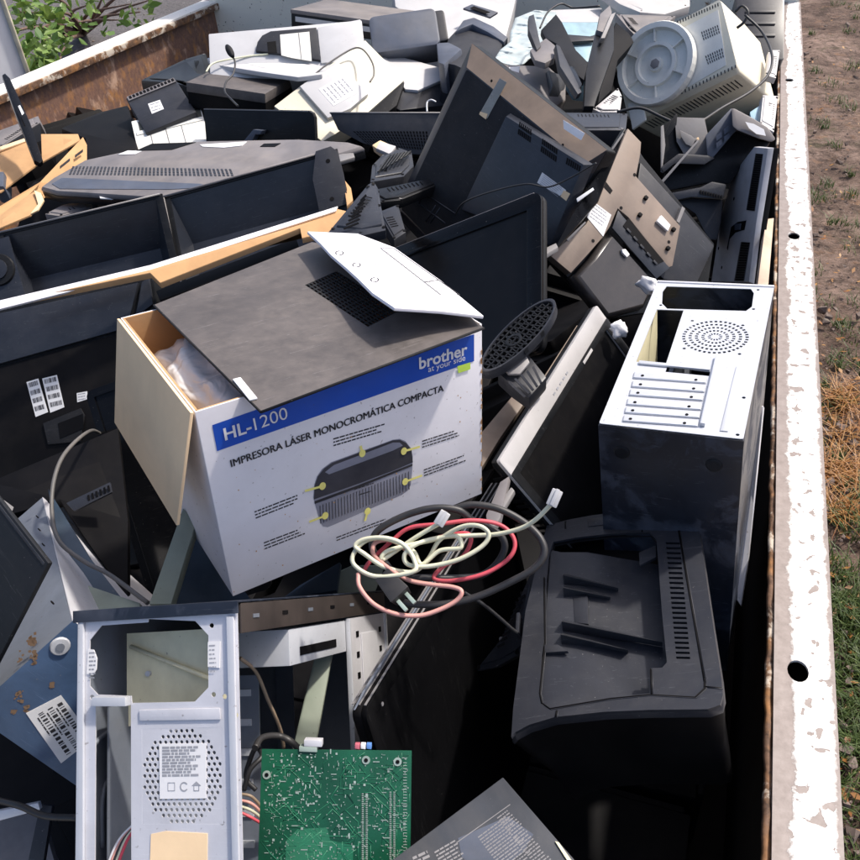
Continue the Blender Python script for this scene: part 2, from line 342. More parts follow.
# fitted placements: (position, rotation rows, dimensions)
POSE = {
  'printer_box': ((-0.4877, 0.8245, 1.693), ((0.64268, -0.76614, 0.00112), (0.76009, 0.63779, 0.12446), (-0.09607, -0.07913, 0.99222)), (0.3746, 0.2941, 0.2655)),
  'laser_printer': ((-0.0253, 0.7639, 1.3852), ((0.94127, 0.28343, -0.18354), (0.16785, 0.0789, 0.98265), (0.29299, -0.95574, 0.02669)), (0.2474, 0.2184, 0.3136)),
  'pc_tower': ((0.0258, 1.0785, 1.4631), ((0.99178, 0.09619, 0.08434), (-0.0822, -0.02597, 0.99628), (0.09802, -0.99502, -0.01785)), (0.1798, 0.4477, 0.3958)),
  'open_case': ((-0.4476, 0.482, 1.4134), ((0.96987, -0.00548, -0.24355), (0.18373, 0.67294, 0.71652), (0.15997, -0.73968, 0.65367)), (0.1848, 0.4905, 0.3697)),
  'motherboard': ((-0.2926, 0.3746, 1.4901), ((0.95224, -0.25937, -0.16115), (0.2947, 0.64244, 0.7074), (-0.07995, -0.72111, 0.68819)), (0.1629, 0.002, 0.1718)),
  'dark_box': ((-0.135, 0.2781, 1.483), ((0.61648, 0.1132, -0.77919), (0.78557, -0.02161, 0.61839), (0.05316, -0.99334, -0.10225)), (0.3177, 0.05, 0.2361)),
  'tv_center': ((-0.1992, 0.6626, 1.1208), ((0.23572, -0.97035, 0.05337), (-0.22786, -0.0018, 0.97369), (-0.94473, -0.24168, -0.22153)), (0.7827, 0.0301, 0.5515)),
  'silver_monitor': ((-0.13, 1.0838, 1.4761), ((0.58931, -0.7772, 0.22064), (0.00292, 0.27514, 0.9614), (-0.8079, -0.56591, 0.16441)), (0.3019, 0.0499, 0.3658)),
  'tv_behind': ((-0.4392, 1.3181, 1.5753), ((0.86373, 0.47404, -0.17102), (-0.17256, 0.59705, 0.78342), (0.47348, -0.64716, 0.5975)), (0.4438, 0.0399, 0.2892)),
  'big_monitor': ((-0.461, 1.6947, 1.6418), ((0.74267, 0.4982, 0.44749), (-0.62722, 0.7516, 0.20418), (-0.23461, -0.43231, 0.87067)), (0.4539, 0.0501, 0.4178)),
  'aio_back': ((-0.1298, 1.6121, 1.5666), ((0.74672, -0.60413, 0.27827), (0.08188, 0.49868, 0.86291), (-0.66008, -0.62157, 0.42184)), (0.3249, 0.0499, 0.3294)),
  'right_monitor': ((0.0819, 1.8765, 1.4522), ((0.29911, 0.95419, -0.00711), (-0.82737, 0.26305, 0.49624), (0.47538, -0.14255, 0.86815)), (0.2614, 0.05, 0.3845)),
  'pos_printer': ((-0.0526, 2.067, 1.5823), ((0.96463, 0.06658, -0.25505), (-0.09882, 0.98835, -0.11574), (0.24437, 0.13685, 0.95998)), (0.1515, 0.2246, 0.0998)),
  'crt': ((-0.1042, 2.9117, 1.4969), ((0.8644, 0.3601, -0.35092), (-0.08248, 0.79002, 0.60751), (0.496, -0.49619, 0.71259)), (0.3448, 0.3697, 0.2075)),
  'rear_shell_right': ((-0.9383, 1.5543, 1.5738), ((0.90402, -0.14928, -0.40059), (0.39469, 0.65143, 0.64796), (0.16423, -0.74387, 0.64782)), (0.4044, 0.0594, 0.2393)),
  'rear_shell_left': ((-1.2748, 1.3779, 1.5181), ((0.8922, -0.26567, -0.36523), (0.43765, 0.70827, 0.55391), (0.11153, -0.65404, 0.74819)), (0.3746, 0.0594, 0.268)),
  'grey_monitor': ((-1.1778, 1.7517, 1.605), ((0.9958, 0.07583, 0.05134), (-0.05449, 0.04003, 0.99771), (0.0736, -0.99632, 0.044)), (0.7376, 0.0599, 0.3363)),
  'left_tv': ((-1.2288, 1.0614, 1.3773), ((0.93764, -0.19418, -0.28831), (0.33395, 0.73337, 0.59215), (0.09645, -0.65151, 0.75248)), (0.5382, 0.0595, 0.4576)),
  'gloss_monitor': ((-0.8534, 0.9407, 1.3613), ((0.89197, -0.12988, -0.43303), (0.3637, 0.77508, 0.51669), (0.26853, -0.61837, 0.73859)), (0.2283, 0.0299, 0.4441)),
  'metal_case': ((-0.7626, 0.58, 1.3431), ((0.46795, -0.70612, 0.53143), (0.07542, 0.63105, 0.77207), (-0.88053, -0.32121, 0.34855)), (0.3955, 0.4779, 0.1472)),
  'corner_box': ((-0.7925, 0.4705, 1.6764), ((0.86269, 0.26387, 0.43144), (-0.4744, 0.71784, 0.50956), (-0.17525, -0.64427, 0.74445)), (0.3588, 0.0804, 0.2925)),
  'slim_desktop': ((-1.5395, 2.6224, 1.5134), ((0.98927, -0.08167, 0.1211), (0.06778, 0.99109, 0.11469), (-0.12939, -0.10525, 0.98599)), (0.2686, 0.3348, 0.0802)),
  'white_printer': ((-1.4732, 2.8435, 1.4649), ((0.92005, -0.21741, -0.32594), (0.39166, 0.48832, 0.77984), (-0.01038, -0.84515, 0.53443)), (0.5207, 0.3509, 0.169)),
  'beige_psu': ((-1.2098, 2.6585, 1.477), ((0.83556, -0.30757, 0.45523), (-0.31309, 0.41431, 0.85459), (-0.45146, -0.85659, 0.24988)), (0.1916, 0.0992, 0.3943)),
  'speaker': ((-1.1203, 3.0597, 1.5579), ((0.92589, -0.20228, -0.31908), (0.37539, 0.58772, 0.7167), (0.04255, -0.78337, 0.6201)), (0.2391, 0.0997, 0.149)),
  'flat_printer': ((-1.1216, 3.0331, 1.4338), ((0.91923, 0.12024, 0.37491), (-0.15949, 0.98432, 0.07536), (-0.35997, -0.12907, 0.92399)), (0.2342, 0.2889, 0.0797)),
  'mesh_bar': ((-0.9772, 2.4694, 1.4328), ((0.99936, 0.00524, -0.03529), (0.01347, 0.86054, 0.50921), (0.03303, -0.50936, 0.85992)), (0.3715, 0.099, 0.1192)),
  'stand_plate': ((-1.3588, 2.3428, 1.4676), ((0.99986, 0.00674, -0.01527), (-0.00184, 0.95387, 0.30022), (0.01659, -0.30015, 0.95375)), (0.3792, 0.02, 0.153)),
  'vent_panel': ((-1.7571, 2.4415, 1.4841), ((0.71745, -0.07957, -0.69205), (0.67392, 0.33077, 0.66062), (0.17634, -0.94035, 0.29094)), (0.1748, 0.0795, 0.2086)),
  'beige_tray': ((-1.6828, 2.3466, 1.4527), ((0.82444, -0.14966, -0.54581), (0.56271, 0.31993, 0.76224), (0.06054, -0.93555, 0.34797)), (0.2254, 0.0299, 0.1861)),
  'far_box': ((-1.4732, 3.4668, 1.5136), ((0.99286, 0.06331, 0.10114), (-0.0742, 0.99141, 0.10774), (-0.09345, -0.11447, 0.98902)), (0.4182, 0.3182, 0.0572)),
  'top_right_black': ((0.0654, 3.4447, 1.4666), ((0.9904, -0.09925, -0.09627), (0.13526, 0.55099, 0.82348), (-0.02868, -0.82859, 0.55912)), (0.1614, 0.1492, 0.2961)),
}
# ================================================================== THE SETTING
def railmat():
    m,nt,b=newmat('rail_paint'); tc=nt.nodes.new('ShaderNodeTexCoord').outputs['Object']
    sx=nt.nodes.new('ShaderNodeSeparateXYZ'); nt.links.new(tc,sx.inputs[0])
    n=noise(nt,tc,22,9,.72,.2); nb=noise(nt,tc,2.2,2,.5)
    def ma(op,a,b_,c=None):
        q=nt.nodes.new('ShaderNodeMath'); q.operation=op
        for i,x in enumerate((a,b_,c)):
            if x is None: continue
            if isinstance(x,(int,float)): q.inputs[i].default_value=x
            else: nt.links.new(x,q.inputs[i])
        return q.outputs[0]
    # worn along both long edges; local x runs across the rail (0 .. 0.076)
    e=ma('ADD',ma('MULTIPLY',n,.040),ma('MULTIPLY',nb,.034))
    inner=ma('SUBTRACT',sx.outputs[0],ma('ADD',e,-.0185)); outer=ma('SUBTRACT',ma('SUBTRACT',.0855,sx.outputs[0]),ma('MULTIPLY',n,.028))
    w=ramp(nt,ma('MINIMUM',inner,outer),[(.0,0),(.0015,1)])
    chips=ramp(nt,noise(nt,tc,46,4,.5,.4),[(.605,1),(.62,0)])
    w2=ma('MULTIPLY',w,chips)
    bare=mix(nt,ramp(nt,noise(nt,tc,60,6,.7),[(.3,0),(.7,1)]),(.20,.165,.150),(.31,.265,.245))
    c=mix(nt,w2,bare,mix(nt,noise(nt,tc,6,4,.6),(.62,.60,.57),(.74,.73,.71)))
    nt.links.new(c,b.inputs['Base Color']); b.inputs['Roughness'].default_value=.55; b.inputs['Specular IOR Level'].default_value=.4
    bp=nt.nodes.new('ShaderNodeBump'); bp.inputs['Strength'].default_value=.6; bp.inputs['Distance'].default_value=.0012
    nt.links.new(w2,bp.inputs['Height']); nt.links.new(bp.outputs[0],b.inputs['Normal'])
    return m
K['rail']=railmat()
def soil():
    m,nt,b=newmat('bare_soil'); tc=nt.nodes.new('ShaderNodeTexCoord').outputs['Object']
    a=noise(nt,tc,1.3,8,.65,.6); f=noise(nt,tc,14,8,.75,.4); g=noise(nt,tc,60,4,.6)
    c=mix(nt,ramp(nt,a,[(.35,0),(.65,1)]),(.105,.068,.052),(.33,.235,.19))
    c=mix(nt,ramp(nt,noise(nt,tc,3.2,7,.7,.5),[(.52,0),(.66,.6)]),c,(.07,.045,.034))
    c=mix(nt,ramp(nt,noise(nt,tc,4.1,7,.75,.9),[(.56,0),(.64,.55)]),c,(.055,.062,.022))
    c=mix(nt,ramp(nt,f,[(.35,.9),(.55,0)]),c,(.045,.030,.024))
    c=mix(nt,ramp(nt,noise(nt,tc,5,6,.7),[(.56,0),(.68,.6)]),c,(.30,.17,.10))
    c=mix(nt,ramp(nt,g,[(.64,0),(.70,.8)]),c,(.38,.32,.28))
    nt.links.new(c,b.inputs['Base Color']); b.inputs['Roughness'].default_value=.9; b.inputs['Specular IOR Level'].default_value=.2
    bp=nt.nodes.new('ShaderNodeBump'); bp.inputs['Strength'].default_value=1; bp.inputs['Distance'].default_value=.04; nt.links.new(f,bp.inputs['Height'])
    b2=nt.nodes.new('ShaderNodeBump'); b2.inputs['Strength'].default_value=.8; b2.inputs['Distance'].default_value=.012; nt.links.new(g,b2.inputs['Height']); nt.links.new(bp.outputs[0],b2.inputs['Normal']); nt.links.new(b2.outputs[0],b.inputs['Normal'])
    return m
def gravel():
    m,nt,b=newmat('dark_gravel'); tc=nt.nodes.new('ShaderNodeTexCoord').outputs['Object']
    a=noise(nt,tc,1.1,6,.6); f=noise(nt,tc,22,6,.75)
    c=mix(nt,ramp(nt,a,[(.3,0),(.7,1)]),(.085,.078,.080),(.16,.148,.15))
    c=mix(nt,ramp(nt,f,[(.4,.7),(.55,0)]),c,(.04,.037,.04)); c=mix(nt,ramp(nt,noise(nt,tc,9,6,.75),[(.63,0),(.68,.9)]),c,(.42,.40,.38))
    nt.links.new(c,b.inputs['Base Color']); b.inputs['Roughness'].default_value=.85
    bp=nt.nodes.new('ShaderNodeBump'); bp.inputs['Strength'].default_value=1; bp.inputs['Distance'].default_value=.03; nt.links.new(f,bp.inputs['Height']); nt.links.new(bp.outputs[0],b.inputs['Normal'])
    return m
K['soil']=soil(); K['gravel']=gravel()
def leafmat(name,a,bcol,trans=.25):
    m,nt,b=newmat(name); g=nt.nodes.new('ShaderNodeNewGeometry'); c=mix(nt,ramp(nt,g.outputs['Random Per Island'],[(0,0),(1,1)]),a,bcol)
    nt.links.new(c,b.inputs['Base Color']); b.inputs['Roughness'].default_value=.5; b.inputs['Subsurface Weight'].default_value=0
    t=nt.nodes.new('ShaderNodeBsdfTranslucent'); nt.links.new(c,t.inputs[0]); ms=nt.nodes.new('ShaderNodeMixShader'); ms.inputs[0].default_value=trans
    nt.links.new(b.outputs[0],ms.inputs[1]); nt.links.new(t.outputs[0],ms.inputs[2]); nt.links.new(ms.outputs[0],nt.nodes['Material Output'].inputs[0]); return m
K['leaf']=leafmat('bush_leaves',(.05,.12,.02),(.17,.26,.05)); K['bark']=surf('bark',(.12,.07,.05),.8,dust=.2,bump=.5,bscale=60)
K['grass']=leafmat('green_grass',(.03,.065,.012),(.11,.15,.04)); K['straw']=leafmat('dry_grass',(.26,.09,.015),(.42,.22,.06))
def ground():
    n=90; S=120.; vs=[]; fs=[]
    def co_(i):
        u=i/n*2-1; return math.copysign(abs(u)**3,u)*S
    rnd=random.Random(3)
    for j in range(n+1):
        for i in range(n+1):
            x,y=co_(i),co_(j)+3; d=math.hypot(x,y-3)
            z=-.03+rnd.uniform(-.02,.02) if d>1 else -.03
            vs.append((x,y,z*(1 if d<60 else 0)))
    for j in range(n):
        for i in range(n): a=j*(n+1)+i; fs.append((a,a+1,a+n+2,a+n+1))
    o=MB().add(vs,fs,True).build('ground',K['soil'],fixn=False); tag(o,kind='structure'); o['label']='brown bare soil of the yard'
    o=MB().add([(-60,-20,.0),(-3.4,-20,.0),(-3.0,5.2,.0),(-1.0,30,.0),(-60,30,.0)],[(0,1,2,3,4)]).build('gravel_yard',K['gravel'],fixn=False); tag(o,kind='structure')
ground()
def blades(name, mat, spots, label, cat, hmin, hmax, n, flop=.5, seed=1, w=.003, stuff=False):
    rnd=random.Random(seed); mb=MB(); c0=Vector((spots[0][0],spots[0][1],0))
    for (x,y,rad) in spots:
        for k in range(n):
            a=rnd.uniform(0,6.28); q=rad*math.sqrt(rnd.random()); px,py=x+q*math.cos(a),y+q*math.sin(a); h=rnd.uniform(hmin,hmax); d=rnd.uniform(0,6.28); f=flop*rnd.uniform(.3,1.4)*h
            dx,dy=math.cos(d),math.sin(d); sx,sy=-dy*w,dx*w; P=[]
            for t in (0,.4,.75,1): P.append((px+dx*f*t*t-c0.x, py+dy*f*t*t-c0.y, h*t*(1-.25*t*flop)-.02, (1-t*.85)))
            vs=[]
            for X,Y,Z,s in P: vs+=[(X-sx*s,Y-sy*s,Z),(X+sx*s,Y+sy*s,Z)]
            mb.add(vs,[(0,1,3,2),(2,3,5,4),(4,5,7,6)])
    o=mb.build(name,mat,fixn=False); o.location=c0
    return tag(o,label,cat,kind='stuff')
def g0(px,py): p=atz(px,py,0); return p.x,p.y
blades('dry_grass',K['straw'],[(*g0(850,425),.17),(*g0(868,450),.16),(*g0(836,472),.08),(*g0(880,400),.17),(*g0(842,398),.06),(*g0(860,480),.12),(*g0(840,510),.06)],'tangle of dry orange straw beside the truck rail','dry grass',.02,.11,170,1.5,1,.003)
gs=[]; rr_=random.Random(5)
for k in range(330):
    px=rr_.uniform(812,1000); py=rr_.choice((rr_.uniform(490,880),rr_.uniform(560,760),rr_.uniform(160,500),rr_.uniform(-60,200)))
    gs.append((*g0(px,py),rr_.uniform(.02,.10)))
blades('grass',K['grass'],gs,'green grass and small weeds scattered over the brown soil','grass',.02,.08,38,.9,2,.003)
blades('grass_clump',K['grass'],[(*g0(848,580),.12),(*g0(850,620),.10),(*g0(848,690),.12),(*g0(862,520),.12),(*g0(880,640),.2)],'thick green tuft of grass beside the near rail','grass',.03,.13,150,.8,4,.003)
def litter():
    rnd=random.Random(19); mb=MB()
    for k in range(900):
        x,y=g0(rnd.uniform(808,1040),rnd.uniform(-40,880)); r=rnd.uniform(.008,.022); a=rnd.uniform(0,6.28); d=Vector((math.cos(a),math.sin(a),rnd.uniform(-.2,.5)))*r; e=Vector((-math.sin(a),math.cos(a),rnd.uniform(-.3,.3)))*r*.45; c=Vector((x,y,.004+rnd.random()*.012))
        mb.add([c-d,c+e,c+d,c-e],[(0,1,2,3)])
    o=mb.build('leaf_litter',K['straw'],fixn=False); tag(o,'scattered dead leaves and chaff on the soil','leaf litter',kind='stuff')
litter()
# small stones and clods: countless -> one object
def clods():
    rnd=random.Random(9); mb=MB(); 
    for k in range(1500):
        if k<1200: px=rnd.uniform(805,1050); py=rnd.uniform(-60,880)
        else: px=rnd.uniform(-40,240); py=rnd.uniform(-60,60)
        x,y=g0(px,py); r=rnd.choice((.005,.006,.008,.010,.014,.022))*rnd.uniform(.7,1.3); 
        V=[Vector((rnd.uniform(-1,1),rnd.uniform(-1,1),rnd.uniform(-.6,.8))).normalized()*r*rnd.uniform(.7,1.2) for _ in range(9)]
        bm=bmesh.new(); [bm.verts.new(v) for v in V]; rs=bmesh.ops.convex_hull(bm,input=bm.verts); bm.verts.index_update()
        vs=[v.co+Vector((x,y,r*.2)) for v in bm.verts]; fs=[[v.index for v in f.verts] for f in bm.faces]; bm.free(); mb.add(vs,fs)
    m=surf('stones',(.13,.095,.08),.85,dust=.5,dustcol=(.26,.22,.20),var=.5); o=mb.build('stones',m); tag(o,'small stones and clods strewn on the soil','stones',kind='stuff')
clods()
# ------------------------------------------------------------------ the truck bed
bed=thing('truck_bed',Matrix.Translation((-1.2,2.2,.85)),'old white truck load bed with rusty steel sides heaped with scrap electronics','truck bed')
def inbed(mb,name,mat,bevel=0,parent=bed,label=None,org=(0,0,0)):
    """mb is in world coordinates relative to org"""
    o=mb.build(name,mat,parent,bevel); o.location=Vector(org)-Vector((-1.2,2.2,.85)); 
    if parent is not bed: o.location=Vector(org)-parent.matrix_basis.translation-Vector((-1.2,2.2,.85))
    if label: o['label']=label
    return o
x0,x1=.164,.240
inbed(MB().box(-2.95,x0+.011,-.6,4.30,.82,.85),'bed_floor',K['floor'])
rw=inbed(MB().box(x0+.012,x1-.012,-.6,4.26,.80,RAIL-.05),'side_wall',K['floor'])  # inner face coloured near-black to stand for its shade
inbed(MB().box(x1-.0118,x1-.009,-.6,4.26,.80,RAIL-.056),'outer_skin',K['rustpaint'])
# right rail: hollow steel channel with round holes, top sheet real holes
holes=[]
def rail_local(px,py): p=atz(px,py,RAIL); return p.x-x0, p.y
hp=[(798,671,14,12),(794,236,8,8),(787,80,6,6)]
H=[]
for px,py,_,_ in hp:
    cx,cy=rail_local(px,py); cx=min(.05,max(.028,cx)); H.append([(cx+.0135*math.cos(2*math.pi*k/16),cy+.0175*math.sin(2*math.pi*k/16)) for k in range(16)])
tr=MB().plate([(0,-.6),(.0,4.26),(.076,4.26),(.076,-.6)],H,0,.004)
tr.v=[(x,z,-y) for x,y,z in tr.v]
tr2=MB(); tr2.box(0,.006,-.6,4.26,-.055,-.0045); tr2.box(.070,.076,-.6,4.26,-.055,-.0045)
top=inbed(tr,'top_rail',K['rail'],org=(x0,0,RAIL))
o=inbed(tr2,'rail_flange',K['edgerust'],org=(x0,0,RAIL))
lip=MB(); rnd=random.Random(4); P=[]
for k in range(240): P.append((x0-.004+rnd.uniform(-.0012,.0012),-.55+k*.02,RAIL-.010+rnd.uniform(-.002,.002)))
inbed(MB().tube(P,.0055,6),'weld_lip',K['edgerust'])
# left side: runs from A to B, slightly splayed
A=Vector((-2.80,2.80,RAIL)); B=Vector((-2.60,4.28,RAIL)); d=(B-A).normalized(); A0=A-d*3.6; nrm=Vector((d.y,-d.x,0))
def strip(a,b,w0,w1,z0,z1):
    mb=MB(); pts=[a+nrm*w0,b+nrm*w0,b+nrm*w1,a+nrm*w1]
    return mb.loft([[(p.x,p.y,z0) for p in pts],[(p.x,p.y,z1) for p in pts]])
Lh=-.030
inbed(strip(A0,B,-.05,.0,.80,RAIL+Lh),'side_wall',K['rustwall'])
inbed(strip(A0,B,-.075,.022,RAIL+Lh+.001,RAIL),'top_rail',K['rustpaint'],.004)
inbed(strip(A0,B,.0225,.034,RAIL+Lh-.006,RAIL-.008),'rail_flange',K['edgerust'],.003)
for k in range(7): 
    p=A0+(B-A0)*(.12+k*.13); inbed(strip(p,p+d*.05,-.09,-.051,.82,RAIL+Lh-.01),'stake_pocket',K['rustpaint'],.004)
# headboard
hb=MB().box(-2.62,.235,4.262,4.31,.82,2.05); inbed(hb,'headboard',K['head'])
inbed(MB().box(-2.62,.235,4.245,4.3,2.051,2.09),'headboard_rail',K['head'],.005)
for x in (-2.1,-1.4,-.7,0): inbed(MB().box(x-.03,x+.03,4.311,4.36,.82,2.04),'headboard_post',K['head'],.004)
inbed(MB().box(-2.9,.2,-.65,-.605,.82,1.36),'tailgate',K['rustpaint'],.004)
# chassis and wheels, so that the bed stands on something
for x in (-1.75,-.85): inbed(MB().box(x-.05,x+.05,-.4,4.2,.62,.815),'chassis_beam',K['black2'],.005)
for y in (.5,3.3):
    for x in (-2.45,-.2):
        w=MB(); n=28; prof=[(.20,-.1),(.36,-.105),(.395,-.08),(.395,.08),(.36,.105),(.20,.1)]
        loops=[[(px_,r*math.cos(2*math.pi*k/n),r*math.sin(2*math.pi*k/n)) for r,px_ in prof] for k in range(n)]
        for k in range(n):
            a,b=loops[k],loops[(k+1)%n]; w.add(a+b,[(i,(i+1)%6,6+(i+1)%6,6+i) for i in range(6)],True)
        t=w.build('wheel',K['rubber'],bed); t.location=Vector((x,y,.39))-Vector((-1.2,2.2,.85))
        r=MB(); r.v=[]; r.cyl(0,0,.2,-.04,.04,24); r.v=[(yy,xx,zz) for xx,yy,zz in r.v]; r.build('rim',K['midgrey'],t,.004)
# ------------------------------------------------------------------ white van panel, bush beyond the left wall
p0=atz(28,-60,1.55)
def van():
    Mx=Matrix.Translation((-5.6,6.4,0)); v=thing('white_van',Mx,'flat white side of a parked box vehicle beyond the rusty truck wall','van')
    return v
# panel: right edge goes through photo (18,0)-(31,78); stands 3 m beyond the truck wall
Pa=at(31,80,5.3); Pb=at(17,-2,5.9); up=(Pb-Pa).normalized()
vv=thing('panel_van',Matrix.Translation((Pa.x,Pa.y,0)),'plain white flat side of a parked vehicle past the rusty wall','vehicle')
def rel(o,p): return Vector(p)-o.matrix_world.translation
e=Vector((0,0,1)); zt=Pa+e*1.9; zb=Pa-e*.55; lf=Vector((-.5,-.87,0)).normalized()*3.0; th=Vector((-1.5,1,0))*1.2
q=[rel(vv,zb),rel(vv,zt),rel(vv,zt+lf),rel(vv,zb+lf)]; q2=[p+th for p in q]
MB().loft([[tuple(p) for p in q],[tuple(p) for p in q2]]).build('van_side',K['vanw'],vv,.01)
q=[rel(vv,zb+Vector((.008,-.012,0))),rel(vv,zt+Vector((.008,-.012,0)))]; MB().tube(q,.014,6).build('edge_trim',K['cream2'],vv)
for dx in (.6,2.3):
    w=MB(); w.cyl(0,0,.33,0,.2,26); c=rel(vv,zb+lf*(dx/3)); t=w.build('wheel',K['rubber'],vv,.02); t.location=(c.x,c.y+.3,.33)
MB().box(-2.6,-1.2,-.6,.6,.3,.75).build('underbody',K['black2'],vv,.02)
def bush():
    base=Vector(atz(95,40,0)); base=Vector((base.x-.3,base.y+.2,0)); b=thing('bush',Matrix.Translation(base),'leafy green bush with reddish branches beyond the rusty side wall','bush')
    rnd=random.Random(11); br=MB(); lf=MB()
    tips=[(50,55,6.6),(25,75,6.3),(36,30,6.7),(62,5,7.2),(78,22,6.9),(90,4,7.2),(118,20,7.1),(130,4,7.4),(150,0,7.6),(55,72,6.3),(40,50,6.4),(20,12,6.6),(103,-4,7.5),(45,10,6.9),(33,62,6.3),(45,40,6.5),(28,45,6.4),(50,20,6.8),(140,12,7.2),(-10,40,6.5),(10,-20,7),(170,-30,7.8)]
    for i,(x,y,dep) in enumerate(tips):
        t=at(x,y,dep)-base; m=Vector((t.x*.45+rnd.uniform(-.15,.15),t.y*.45,t.z*.55)); br.tube(catmull([(0,0,0),m,t],5),lambda u:.022*(1-u)+.005,5)
        for k in range(34 if i in (0,1,2,9,10,11,13,14,15,16,17,19) else 9):
            u=Vector((rnd.gauss(0,1),rnd.gauss(0,1),rnd.gauss(0,.8)))*.12; c=t+u
            s=rnd.uniform(.04,.08); a=Vector((rnd.gauss(0,1),rnd.gauss(0,1),rnd.gauss(-.3,.6))).normalized(); bb=a.cross(Vector((rnd.gauss(0,1),rnd.gauss(0,1),rnd.gauss(0,1)))).normalized(); nn=a.cross(bb)
            P=[c,c+a*s*.5+bb*s*.38+nn*s*.1,c+a*s*1.1+bb*s*.28,c+a*s*1.7,c+a*s*1.1-bb*s*.28,c+a*s*.5-bb*s*.38+nn*s*.1]; lf.add(P,[(0,1,2,3),(0,3,4,5)])
    br.build('branches',K['bark'],b,fixn=False); lf.build('leaves',K['leaf'],b,fixn=False)
bush()
# ================================================================== THE LOAD
def z_(ox,oy,s): return lambda pts: [(ox+x*s,oy+y*s) for x,y in pts]
def T(name,pn,label,cat,group=None):
    F=pose(pn); t=thing(name,F.M,label,cat,group); return t,F,F.D
# ---------------------------------------------------------------- printer carton
t,F,D=T('printer_box','printer_box','open white carton of a laser printer with a blue band across its front','cardboard box')
w,d,h=D; th=.004
def wall(n,outer,inner,lab=None):
    o=MB().box(*outer).build(n,K['print'],t,.0012); 
    if lab:o['label']=lab
    MB().box(*inner).build('cardboard_lining',K['card'],o); return o
X,Yh,Zh=w/2,d/2,h/2
fr_=wall('front_panel',(-X,X,-Yh,-Yh+.002,-Zh,Zh),(-X+.003,X-.003,-Yh+.0022,-Yh+.0045,-Zh,Zh-.0005))
wall('side_panel',(-X,-X+.002,-Yh+.0021,Yh-.0021,-Zh,Zh),(-X+.0022,-X+.0045,-Yh+.005,Yh-.005,-Zh,Zh-.0005))
wall('side_panel',(X-.002,X,-Yh+.0021,Yh-.0021,-Zh,Zh),(X-.0045,X-.0022,-Yh+.005,Yh-.005,-Zh,Zh-.0005))
wall('back_panel',(-X,X,Yh-.002,Yh,-Zh,Zh),(-X+.003,X-.003,Yh-.0045,Yh-.0022,-Zh,Zh-.0005))
MB().box(-X+.003,X-.003,-Yh+.003,Yh-.003,-Zh+.001,-Zh+.005).build('bottom_panel',K['card'],t)
# band
y=-D[1]/2
MB().add([(x,y-.0004,z) for x,z in F.fs([(212,425),(474,334),(474,361),(217,451)])],[(0,1,2,3)]).build('blue_band',K['blueink'],fr_)
text_px('brother',F,(419,369),(467,354),K['whiteink'],fr_,'brand_lettering',bold=.022,hs=1.0,y=y-.0004)
text_px('at your side',F,(428,372),(465,360),K['whiteink'],fr_,'slogan_lettering',bold=.0,y=y-.0004,hs=1.0)
text_px('HL-',F,(225,440),(252,431),K['whiteink'],fr_,'model_lettering',bold=.02,y=y-.0004)
text_px('1200',F,(255,430),(288,418),K['whiteink'],fr_,'model_lettering',bold=-.002,y=y-.0004)
text_px('IMPRESORA LÁSER MONOCROMÁTICA COMPACTA',F,(231,467),(443,391),K['ink'],fr_,'caption_lettering',bold=0,y=y,hs=1.12)
text_px('IMPRESORA LÁSER MONOCROMÁTICA COMPACTA',F,(231.5,466.6),(443.5,390.6),K['ink'],fr_,'caption_lettering',bold=0,y=y-.0002,hs=1.12)
MB().add([(x,y-.0009,z) for x,z in F.fs([(457,366),(470,362),(470,369),(458,373)])],[(0,1,2,3)]).build('price_sticker',K['lime'],fr_)
# the printer's picture on the carton
Z8=lambda pts:[F.f(110+x*.44186,220+yy*.44186) for x,yy in pts]
def flatp(pts,mat,name,dy,par=fr_):
    pts=pts[::-1] if False else pts
    return MB().add([(x,y-dy,z) for x,z in pts],[tuple(range(len(pts)))]).build(name,mat,par)
body=Z8([(460,628),(462,600),(468,580),(480,563),(500,548),(640,497),(655,495),(668,500),(680,515),(685,535),(684,565),(680,600),(674,612),(660,622),(505,690),(492,695),(482,693),(476,684),(470,665)])
K['illu']=surf('picture_grey',(.24,.25,.31),.6,dust=.2,bump=.05,spec=.2); K['illud']=surf('picture_dark',(.045,.045,.055),.6,dust=.25,bump=.05,spec=.2)
flatp(body,K['illu'],'printer_picture',.0003)
flatp(Z8([(461,632),(463,600),(470,580),(484,562),(502,549),(640,498),(656,497),(670,504),(682,520),(685,548),(640,567),(560,597)]),K['illud'],'printer_picture_top',.0006)
flatp(Z8([(462,636),(560,600),(684,551),(684,556),(560,606),(463,642)]),K['ink'],'printer_picture_slot',.0007)
flatp(Z8([(486,570),(506,554),(640,503),(655,503),(662,510),(640,521),(495,575)]),K['illu'],'printer_picture_lid',.0008)
gg=MB()
for i in range(30):
    a=(474+i*6.9,646-i*2.65); gg.add([(x,y-.0007,z) for x,z in Z8([(a[0],a[1]),(a[0]+1.6,a[1]-.6),(a[0]+3.2,a[1]+40),(a[0]+1.6,a[1]+41)])],[(0,1,2,3)])
gg.build('printer_picture_grille',K['illud'],fr_,fixn=False)
tx=MB(); 
for a,b,n in (((552,610),(600,594),1),((563,622),(592,613),1)): lines(tx,*Z8([a,b]),n,.002,.0016,y-.0012,seed=3)
for a,b,n,sd in (((505,497),(625,462),3,1),((706,502),(800,472),3,2),((710,567),(806,532),3,3),((327,662),(430,622),3,4),((348,732),(440,697),3,5),((512,720),(650,668),2,6)):
    A_,B_=Z8([a,b]); lines(tx,A_,B_,n,.0046,.0019,y-.0004,seed=sd)
tx.build('fine_print',K['ink'],fr_)
